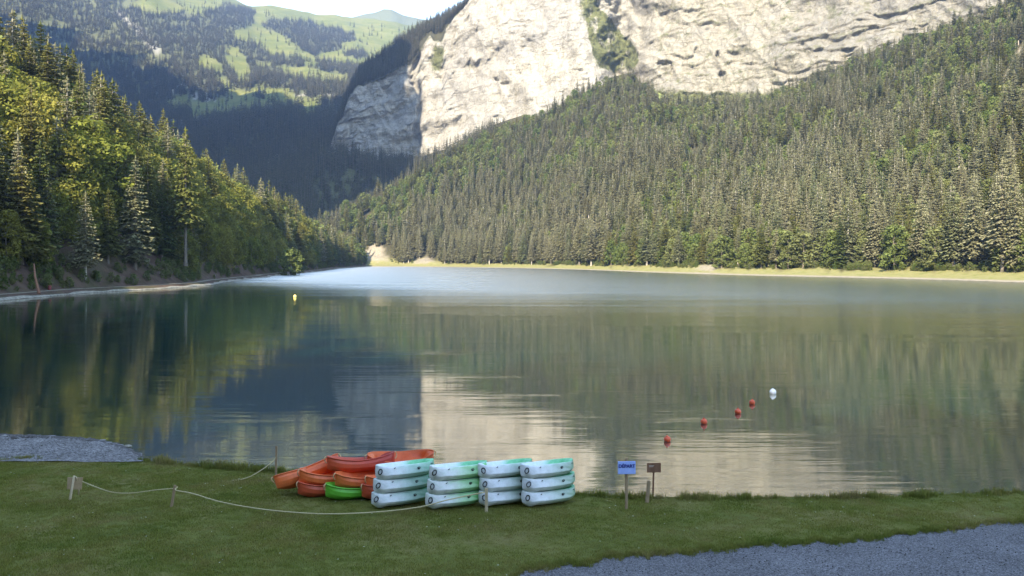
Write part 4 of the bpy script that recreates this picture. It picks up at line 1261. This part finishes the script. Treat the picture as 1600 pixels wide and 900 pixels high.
def depth_at(z, py): return (CAM_H - z) * FPX / (py - HOR)
def stake(name, px0, py0, px1, py1, d, r, mat, label, cat, extra=None, flat=0.6, parent=None):
    """a squared stake from its foot (px1,py1 on the lawn) to its head (px0,py0), d metres away"""
    a = Vector(P(px1, py1, d)); b = Vector(P(px0, py0, d)); a0 = a - (b - a).normalized() * 0.12
    g = Geo()
    ax = (b - a).normalized(); sx = Vector((1, 0, 0)) - ax * ax.x; sx.normalize(); sy = ax.cross(sx)
    vs = []
    for p, k in ((a0, 0.8), (a, 1.0), (b - ax * 0.02, 1.0), (b, 0.8)):
        for (i, j) in ((-1, -1), (1, -1), (1, 1), (-1, 1)):
            vs.append(p - a + sx * (r * i * k) + sy * (r * flat * j * k))
    fs = [(0, 3, 2, 1), (12, 13, 14, 15)]
    for s in range(3):
        for k in range(4): fs.append((s * 4 + k, s * 4 + (k + 1) % 4, s * 4 + 4 + (k + 1) % 4, s * 4 + 4 + k))
    g.add(vs, fs)
    me = g.mesh(name, mat)
    if parent is not None:
        return link(name, me, parent)
    return tag(link(name, me, None, a), label, cat, extra), a, b

M['plywood'] = plain_mat("plywood", (0.40, 0.27, 0.15), (0.52, 0.37, 0.22), 10, 0.8)
# blue start sign
d = lawn_d(795); base = lawn_at(979, 795)
e = empty("sign", "pale blue sign reading DEPART on a wooden post by the water", "sign", base, (0, 0, math.radians(4)))
ph = 1.46
g = Geo(); g.box((0, 0.02, ph / 2 - 0.1), (0.075, 0.05, ph + 0.2 - 0.06), None, 0.008); link("post", g.mesh("sign_post", M['wood']), e)
bz = 1.335 - 0.17
g = Geo(); g.box((0, -0.02, bz), (0.50, 0.025, 0.355), (math.radians(-2), 0, 0), 0.008); link("board", g.mesh("sign_board", M['sign_blue']), e)
def lettering(body, size, parent, loc, rot, mat, name="lettering"):
    cu = bpy.data.curves.new("lettering", 'FONT'); cu.body = body; cu.size = size; cu.extrude = 0.002; cu.align_x = 'CENTER'; cu.align_y = 'CENTER'
    cu.offset = 0.004; cu.materials.append(mat)
    tmp = bpy.data.objects.new("lettering_source", cu); COL.objects.link(tmp)
    bpy.context.view_layer.update()
    me = bpy.data.meshes.new_from_object(tmp.evaluated_get(bpy.context.evaluated_depsgraph_get()))
    bpy.data.objects.remove(tmp)
    return link(name, me, parent, loc, rot)
lettering("DÉPART", 0.128, e, (0, -0.038, bz + 0.045), (math.radians(88), 0, 0), M['ink'])

# brown sign
base = lawn_at(1020, 775)
e = empty("sign", "small red brown sign on a thin post at the edge of the water", "sign", base, (0, 0, math.radians(3)))
top = Vector(P(1022, 723, base.y)).z - base.z
g = Geo(); g.box((0.02, 0.02, top / 2 - 0.1), (0.05, 0.04, top + 0.16), (0, math.radians(1.5), 0), 0.006); link("post", g.mesh("brown_sign_post", M['wood_brown']), e)
g = Geo(); g.box((0.03, -0.015, top - 0.145), (0.42, 0.022, 0.285), None, 0.006); link("board", g.mesh("brown_sign_board", M['wood_brown']), e)
g = Geo(); g.box((-0.045, -0.029, top - 0.085), (0.15, 0.003, 0.016)); g.box((-0.055, -0.029, top - 0.115), (0.12, 0.003, 0.010)); link("lettering", g.mesh("brown_sign_lines", M['pale_ink']), e)
stake("stake", 1014, 751, 1011, 785, lawn_d(785), 0.05, M['wood'], "short wooden stake beside the post of the brown sign", "stake")

# leaning board on the left, seen from behind
d = lawn_d(781); a = Vector(P(109, 781, d))
e = empty("sign", "plywood sign seen from behind, leaning on two pale legs on the left lawn", "sign", a)
def on(px, py, dd=0.0):
    return Vector(P(px, py, d + dd)) - a
g = Geo()
c = [on(104.5, 764.5), on(127, 765), on(129.5, 746), on(105.5, 746)]
vs = [p + Vector((0, 0.0, 0)) for p in c] + [p + Vector((0, 0.02, 0)) for p in c]
g.add(vs, [(0, 1, 2, 3), (7, 6, 5, 4), (0, 4, 5, 1), (1, 5, 6, 2), (2, 6, 7, 3), (3, 7, 4, 0)]); link("board", g.mesh("plywood_board", M['plywood']), e)
g = Geo(); g.tube([on(109, 784, -.03), on(109.5, 780, -.03), on(116, 743.5, -.03)], [0.03, 0.038, 0.034], 6); link("leg", g.mesh("board_leg", M['wood_pale'], True), e)
g = Geo(); g.tube([on(122, 773.5, .06), on(123.5, 764, .05), on(125, 748, .04)], [0.022, 0.026, 0.024], 6); link("leg", g.mesh("board_leg", M['wood_pale'], True), e)
g = Geo(); g.tube([on(115, 744, -.03), on(119, 745.5, -.02), on(120.5, 751, .0)], 0.02, 5); link("brace", g.mesh("board_brace", M['wood_pale'], True), e)

s1, a1, b1 = stake("stake", 273.5, 758, 268, 792, lawn_d(792), 0.034, M['wood'], "leaning wooden stake with the thick rope knotted round its head", "stake")
s2, a2, b2 = stake("stake", 432, 697, 431, 745, lawn_d(745), 0.032, M['wood'], "tall thin stake standing at the water edge left of the orange kayaks", "stake")
s3, a3, b3 = stake("stake", 760, 763, 760, 800, lawn_d(800), 0.042, M['wood_pale'], "pale split stake in front of the third white kayak stack", "stake")
def rope(pts, r, label, ctl_n=8):
    P3 = [Vector(P(*p)) for p in pts]
    out = []
    for i in range(len(P3) - 1):
        p0, p1, p2, p3 = P3[max(i - 1, 0)], P3[i], P3[i + 1], P3[min(i + 2, len(P3) - 1)]
        for k in range(ctl_n):
            t = k / ctl_n
            q = 0.5 * ((2 * p1) + (p2 - p0) * t + (2 * p0 - 5 * p1 + 4 * p2 - p3) * t * t + (3 * p1 - p0 - 3 * p2 + p3) * t ** 3)
            q.z = max(q.z, float(lawn_z(q.x, q.y)) + r)
            out.append(q)
    out.append(P3[-1])
    g = Geo(); o = out[0]; g.tube([p - o for p in out], r, 6)
    return tag(link("rope", g.mesh("rope", M['rope'], True), None, o), label, "rope")
dA = lawn_d(792)
rope([(128, 752, d), (150, 761, d - .2), (175, 769, d - .5), (205, 770.5, d - .7), (240, 766, d - .9), (272, 763, dA)], 0.014, "thin sagging rope between the plywood sign and the leaning stake")
rope([(271, 763, dA + .05), (277, 761, dA + .03), (275, 766, dA - .06), (300, 771, dA - .2), (340, 783, dA - .5), (385, 792, dA - .7), (440, 799, dA - .95), (510, 803, dA - 1.15), (590, 800, dA - 1.1), (657, 792, dA - .95),
      (700, 781, dA - .85), (757, 769, lawn_d(800) - .05)], 0.018, "thick pale rope sagging from the leaning stake past the kayaks")
dB = lawn_d(745)
rope([(432, 712, dB), (427, 720, dB - .05), (412, 732, dB - .2), (392, 744, dB - .4), (374, 750, dB - .5), (362, 752.5, dB - .6)], 0.016, "rope hanging from the tall thin stake down to the grass")

# ------------------------------------------------------------------ buoys and things on the water
M['buoy_red'] = plain_mat("red_buoy_plastic", (0.78, 0.080, 0.025), (0.86, 0.13, 0.04), 10, 0.4, 0.05, 0.5)
M['buoy_white'] = plain_mat("white_buoy_plastic", (0.78, 0.78, 0.76), (0.84, 0.84, 0.82), 10, 0.4, 0.05, 0.5)
M['buoy_yellow'] = plain_mat("yellow_buoy_plastic", (0.80, 0.62, 0.16), (0.84, 0.70, 0.22), 10, 0.4, 0.05, 0.5)
def lathe(prof, n=16):
    g = Geo(); vs = []; fs = []
    for (r, z) in prof:
        for k in range(n): vs.append((r * math.cos(2 * math.pi * k / n), r * math.sin(2 * math.pi * k / n), z))
    for i in range(len(prof) - 1):
        for k in range(n): fs.append((i * n + k, i * n + (k + 1) % n, (i + 1) * n + (k + 1) % n, (i + 1) * n + k))
    fs.append(tuple(range(n - 1, -1, -1))); fs.append(tuple((len(prof) - 1) * n + k for k in range(n)))
    g.add(vs, fs); return g
def buoy(px, py_w, diam, mat, label, group):
    dd = CAM_H * FPX / (py_w - HOR)
    r = diam / 2
    e = empty("buoy", label, "buoy", ((px - 800) / FPX * dd, dd, 0), (random.uniform(-.12, .12), random.uniform(-.12, .12), 0), group)
    prof = [(r * math.sin(a) + 1e-3, r * 0.55 - r * math.cos(a)) for a in np.linspace(0, math.pi * .94, 11)] + [(r * .26, r * 1.58), (r * .24, r * 1.74), (r * .05, r * 1.76)]
    link("float", lathe(prof).mesh("buoy_float", mat, True), e)
    g = Geo(); g.tube([(r * .16 * math.cos(a), 0, r * 1.82 + r * .16 * math.sin(a)) for a in np.linspace(-.6, 3.74, 8)], r * .05, 5); link("eye", g.mesh("buoy_eye", M['black'], True), e)
buoy(1208, 615.5, 0.36, M['buoy_white'], "white buoy, farthest of the five floating off the lawn", "buoys in a line on the lake")
for (px, py, lab) in ((1175, 631.5, "red buoy next to the white buoy"), (1153, 646, "dark red buoy, second from the white buoy"), (1100, 662, "red buoy third from the white buoy"), (1043, 689.5, "orange red buoy nearest the grass and the brown sign")):
    buoy(px, py, 0.30 if py < 680 else 0.28, M['buoy_red'], lab, "buoys in a line on the lake")
buoy(461, 464.5, 0.62, M['buoy_yellow'], "small yellow buoy far out near the left shore", None)

def stone_mesh(seed, sx, sy, sz, mat):
    r = np.random.default_rng(seed)
    g = lathe([(math.sin(a) + 1e-3, -math.cos(a)) for a in np.linspace(0.0, math.pi, 7)], 9)
    v = np.array(g.v); ph = r.uniform(0, 6, 6)
    k = 1 + 0.16 * np.sin(v[:, 0] * 3 + ph[0]) * np.cos(v[:, 1] * 3 + ph[1]) + 0.12 * np.sin(v[:, 2] * 4 + v[:, 0] * 2 + ph[2])
    v = v * k[:, None] * np.array([sx, sy, sz])
    return make_mesh("stone", v, g.f, [mat], smooth=False)
M['stone_dark'] = plain_mat("wet_dark_stone", (0.030, 0.026, 0.024), (0.085, 0.075, 0.068), 14, 0.6, 0.5)
M['stone_grey'] = plain_mat("grey_stone", (0.16, 0.155, 0.15), (0.32, 0.31, 0.29), 14, 0.85, 0.5)
def stone(px, py, size, mat, label, z=0.02, flat=0.5, group=None):
    dd = (CAM_H - z) * FPX / (py - HOR)
    o = link("stone", stone_mesh(int(px * 7 + py), size * .5, size * .35, size * .5 * flat, mat), None, ((px - 800) / FPX * dd, dd, z), (0, 0, random.uniform(-.5, .5)))
    return tag(o, label, "stone", group)
stone(200, 697, 0.32, M['pale_stone'], "pale flat stone in the shallow water off the beach tip", 0.03, 0.42)
for (px, py, s, m, lab) in ((6, 682, .30, 'stone_grey', "grey stone at the waterline by the left picture edge"), (22, 686, .46, 'stone_dark', "long dark stone lying at the left waterline"),
                            (31, 687, .22, 'stone_grey', "pale grey stone just right of the long dark stone"), (3, 690, .20, 'stone_dark', "small dark stone on the gravel at the left picture edge"),
                            (42, 688, .26, 'stone_dark', "dark stone at the waterline, fourth from the left edge"), (73, 687, .24, 'stone_grey', "lone grey stone at the waterline midway along the beach")):
    stone(px, py, s, M[m], lab, 0.06, 0.45, "stones on the beach waterline")

# wrack and dark wet pebbles along the beach rim, pebbles on beach and path
PEB = bpy.data.collections.new("pebble_models")
for k in range(4):
    PEB.objects.link(bpy.data.objects.new("pebble_%d" % k, stone_mesh(900 + k, .5, .42, .3, M['stone_grey'] if k % 2 else M['stone_dark'])))
bp = np.linspace(-60, 224, 1500); bd = CAM_H * FPX / (np.interp(bp, B_PX, B_PY) - HOR)
bp = bp + rng.normal(0, 1.5, len(bp)); bd = bd + rng.normal(0, 0.10, len(bp)) - 0.06
rim = np.stack([(bp - 800) / FPX * bd, bd, np.full(len(bp), 0.05)], 1)
rsz = rng.uniform(.05, .20, len(bp))[:, None] * np.ones((1, 3))
instances("beach_wrack", rim, rng.uniform(0, 6, len(rim)), rsz * np.array([[2.0, 1, .8]]), rng.choice([0, 0, 2, 2, 1], len(rim)), PEB, 'stuff', "dark wet pebbles and wrack along the rim of the beach", "pebbles")
gp = rng.uniform(790, 1640, 5200); gdist = rng.uniform(15.5, 23.5, 5200)
ok = gdist < np.interp(gp, np.arange(700, 2600, 2.0), gd) - 0.05
gp, gdist = gp[ok], gdist[ok]
gxx = (gp - 800) / FPX * gdist
pp = np.stack([gxx, gdist, lawn_z(gxx, gdist) + 0.018], 1)
bq = rng.uniform(-40, 215, 2600); bdd = rng.uniform(32.8, 37, 2600)
ok = bdd < CAM_H * FPX / (np.interp(bq, B_PX, B_PY) - HOR) - .15
bq, bdd = bq[ok], bdd[ok]; bxx = (bq - 800) / FPX * bdd
pp = np.concatenate([pp, np.stack([bxx, bdd, np.maximum(lawn_z(bxx, bdd) + .03, .10) + .005], 1)])
psz = rng.uniform(.012, .045, len(pp))[:, None] * np.ones((1, 3))
instances("pebbles", pp, rng.uniform(0, 6, len(pp)), psz, rng.choice([1, 1, 3, 0], len(pp)), PEB, 'stuff', "loose pebbles scattered on the gravel path and the beach", "pebbles")

# ------------------------------------------------------------------ grass
M['blade'] = foliage_mat("grass_blade", (0.150, 0.172, 0.034), (0.200, 0.198, 0.046), (0.265, 0.220, 0.080), 0.5)
t = NT("grass_blades")
oi = t.n("ShaderNodeObjectInfo")
lo = t.n("ShaderNodeTexNoise", {"Vector": oi.outputs["Location"], "Scale": 0.55, "Detail": 5.0, "Roughness": 0.65}).outputs[0]
cc = t.ramp(t.math('ADD', t.math('MULTIPLY', lo, 0.85), t.math('MULTIPLY', oi.outputs["Random"], 0.15)), [(0.32, (0.125, 0.170, 0.032)), (0.46, (0.195, 0.210, 0.046)), (0.56, (0.240, 0.222, 0.058)), (0.66, (0.315, 0.255, 0.105))])
at = t.n("ShaderNodeAttribute", attribute_name="tint").outputs["Fac"]
cc = t.mix(1.0, cc, t.n("ShaderNodeCombineColor", {0: at, 1: at, 2: at}).outputs[0], 'MULTIPLY')
mx = t.n("ShaderNodeMixShader", {0: 0.5, 1: t.n("ShaderNodeBsdfDiffuse", {"Color": cc}).outputs[0], 2: t.n("ShaderNodeBsdfTranslucent", {"Color": cc}).outputs[0]})
t.t.links.new(mx.outputs[0], t.out.inputs[0])
M['blade'] = t.m
GRS = bpy.data.collections.new("grass_models")
def tuft(seed, n, h, spread, w):
    r = random.Random(seed); v = []; f = []; tn = []
    for k in range(n):
        a = r.uniform(0, 6.28); x0 = r.gauss(0, spread); y0 = r.gauss(0, spread)
        hh = h * r.uniform(.5, 1.1); ln = hh * r.uniform(.15, .7); ca, sa = math.cos(a), math.sin(a)
        b = len(v)
        v += [(x0 - sa * w, y0 + ca * w, -.02), (x0 + sa * w, y0 - ca * w, -.02), (x0 + ca * ln * .35 + sa * w * .7, y0 + sa * ln * .35 - ca * w * .7, hh * .6), (x0 + ca * ln * .35 - sa * w * .7, y0 + sa * ln * .35 + ca * w * .7, hh * .6), (x0 + ca * ln, y0 + sa * ln, hh)]
        f += [(b, b + 1, b + 2, b + 3), (b + 3, b + 2, b + 4)]; tn += [r.uniform(.7, 1.25)] * 5
    return make_mesh("tuft", v, f, [M['blade']], attrs=dict(tint=tn))
for k in range(3): GRS.objects.link(bpy.data.objects.new("turf_%d" % k, tuft(700 + k, 22, .045, .10, .006)))
for k in range(3): GRS.objects.link(bpy.data.objects.new("weed_%d" % k, tuft(720 + k, 26, .30, .08, .009)))
g = Geo()
for k in range(5):
    a = k * 1.2566
    g.add([(0, 0, .05), (.016 * math.cos(a - .5), .016 * math.sin(a - .5), .055), (.024 * math.cos(a), .024 * math.sin(a), .06), (.016 * math.cos(a + .5), .016 * math.sin(a + .5), .055)], [(0, 1, 2, 3)])
GRS.objects.link(bpy.data.objects.new("zflower", g.mesh("small_pale_flower", plain_mat("pale_petals", (0.5, 0.5, 0.36), (0.7, 0.68, 0.5), 40))))
n = 40000
gpx = rng.uniform(-60, 1660, n); gdd = np.sqrt(rng.uniform(16.0 ** 2, 33.2 ** 2, n))
ok = gdd < edge_d(gpx) - 0.03
ok &= ~((gpx > 702) & (gdd < np.interp(gpx, np.arange(700, 2600, 2.0), gd) + 0.02 * rng.normal(size=n)))
gpx, gdd = gpx[ok], gdd[ok]
gx_ = (gpx - 800) / FPX * gdd
gpts = np.stack([gx_, gdd, lawn_z(gx_, gdd)], 1)
gs_ = rng.uniform(.7, 1.25, len(gpx)) * (0.85 + .3 * noise2(gx_ * .8, gdd * .8, 91))
# taller growth along the water and along the gravel
e1 = rng.uniform(-40, 1660, 2600); e1d = edge_d(e1) - np.abs(rng.normal(0, .20, 2600))
dens = 0.5 + 0.5 * noise2(e1 / 40, e1 * 0, 95) + np.exp(-((e1 - 255) / 14) ** 2) * 1.2 + np.exp(-((e1 - 350) / 45) ** 2) * .9 + np.exp(-((e1 - 980) / 60) ** 2) * .5
dens = np.where(e1 < 215, dens - .35, dens); ok = rng.random(2600) < dens; e1, e1d = e1[ok], e1d[ok]; dn = dens[ok]
ex = (e1 - 800) / FPX * e1d
p1 = np.stack([ex, e1d, lawn_z(ex, e1d)], 1); z1 = (.18 + .62 * rng.random(len(e1)) ** 1.8) * (0.75 + .5 * np.clip(dn, 0, 1.6))
e2 = rng.uniform(790, 1660, 1500); e2d = np.interp(e2, np.arange(700, 2600, 2.0), gd) + rng.normal(.04, .13, 1500) - .25 * np.clip(noise2(e2 / 18, e2 * 0, 97) - .2, 0, 1); e2x = (e2 - 800) / FPX * e2d
p2 = np.stack([e2x, e2d, lawn_z(e2x, e2d)], 1); z2 = rng.uniform(.22, .45, 1500)
fl = rng.choice(len(gpts), 180, replace=False)
ap = np.concatenate([gpts, p1, p2, gpts[fl] + np.array([[.03, .02, 0.01]])]); asz = np.concatenate([gs_, z1, z2, rng.uniform(.5, 1.1, 180)])[:, None] * np.ones((1, 3))
aidx = np.concatenate([rng.integers(0, 3, len(gpts)), 3 + rng.integers(0, 3, len(p1)), 3 + rng.integers(0, 3, len(p2)), np.full(180, 6)])
instances("grass", ap, rng.uniform(0, 6.28, len(ap)), asz, aidx, GRS, 'stuff', "short green grass of the lawn with taller tufts at its edges", "grass")

# ------------------------------------------------------------------ small things on the left shore
a = Vector(P(61, 451, 178)); b = Vector(P(53, 412, 181))
g = Geo(); g.tube([a - Vector((0, 0, 1)) - a, (a * .5 + b * .5 + Vector((-.3, 0, 0))) - a, b - a], [.30, .22, .12], 7); link_o = link("dead_trunk", g.mesh("dead_trunk", M['wood_brown']), None, a)
tag(link_o, "bare grey dead trunk leaning on the brown bank of the left shore", "tree trunk")
ib = int(np.argmin(np.abs(SHL[:, 1] - 192)))
x, y, _ = left_xy(np.array([float(ib)]), np.array([6.0])); z = float(left_z(np.array([float(ib)]), np.array([6.0]))[0])
e = empty("litter_bin", "small dark red bin beside the path below the left hillside", "bin", (float(x[0]), float(y[0]), z))
M['bin'] = plain_mat("dark_red_paint", (0.16, 0.03, 0.03), (0.22, 0.045, 0.04), 8, 0.5)
g = lathe([(.28, 0), (.34, .1), (.36, .85), (.33, .9)], 12); link("body", g.mesh("bin_body", M['bin'], True), e)
g = lathe([(.39, .9), (.39, .96), (.2, 1.06), (.02, 1.08)], 12); link("lid", g.mesh("bin_lid", M['bin'], True), e)

# ------------------------------------------------------------------ haze
t = NT("valley_air")
pv = t.n("ShaderNodeVolumePrincipled", {"Color": (0.36, 0.58, 1.0, 1), "Density": 0.000085, "Anisotropy": 0.25})
t.t.links.new(pv.outputs[0], t.out.inputs["Volume"])
g = Geo(); g.box((0, 2800, 770), (18600, 19000, 1554))
tag(link("haze", g.mesh("haze", t.m)), kind='stuff')
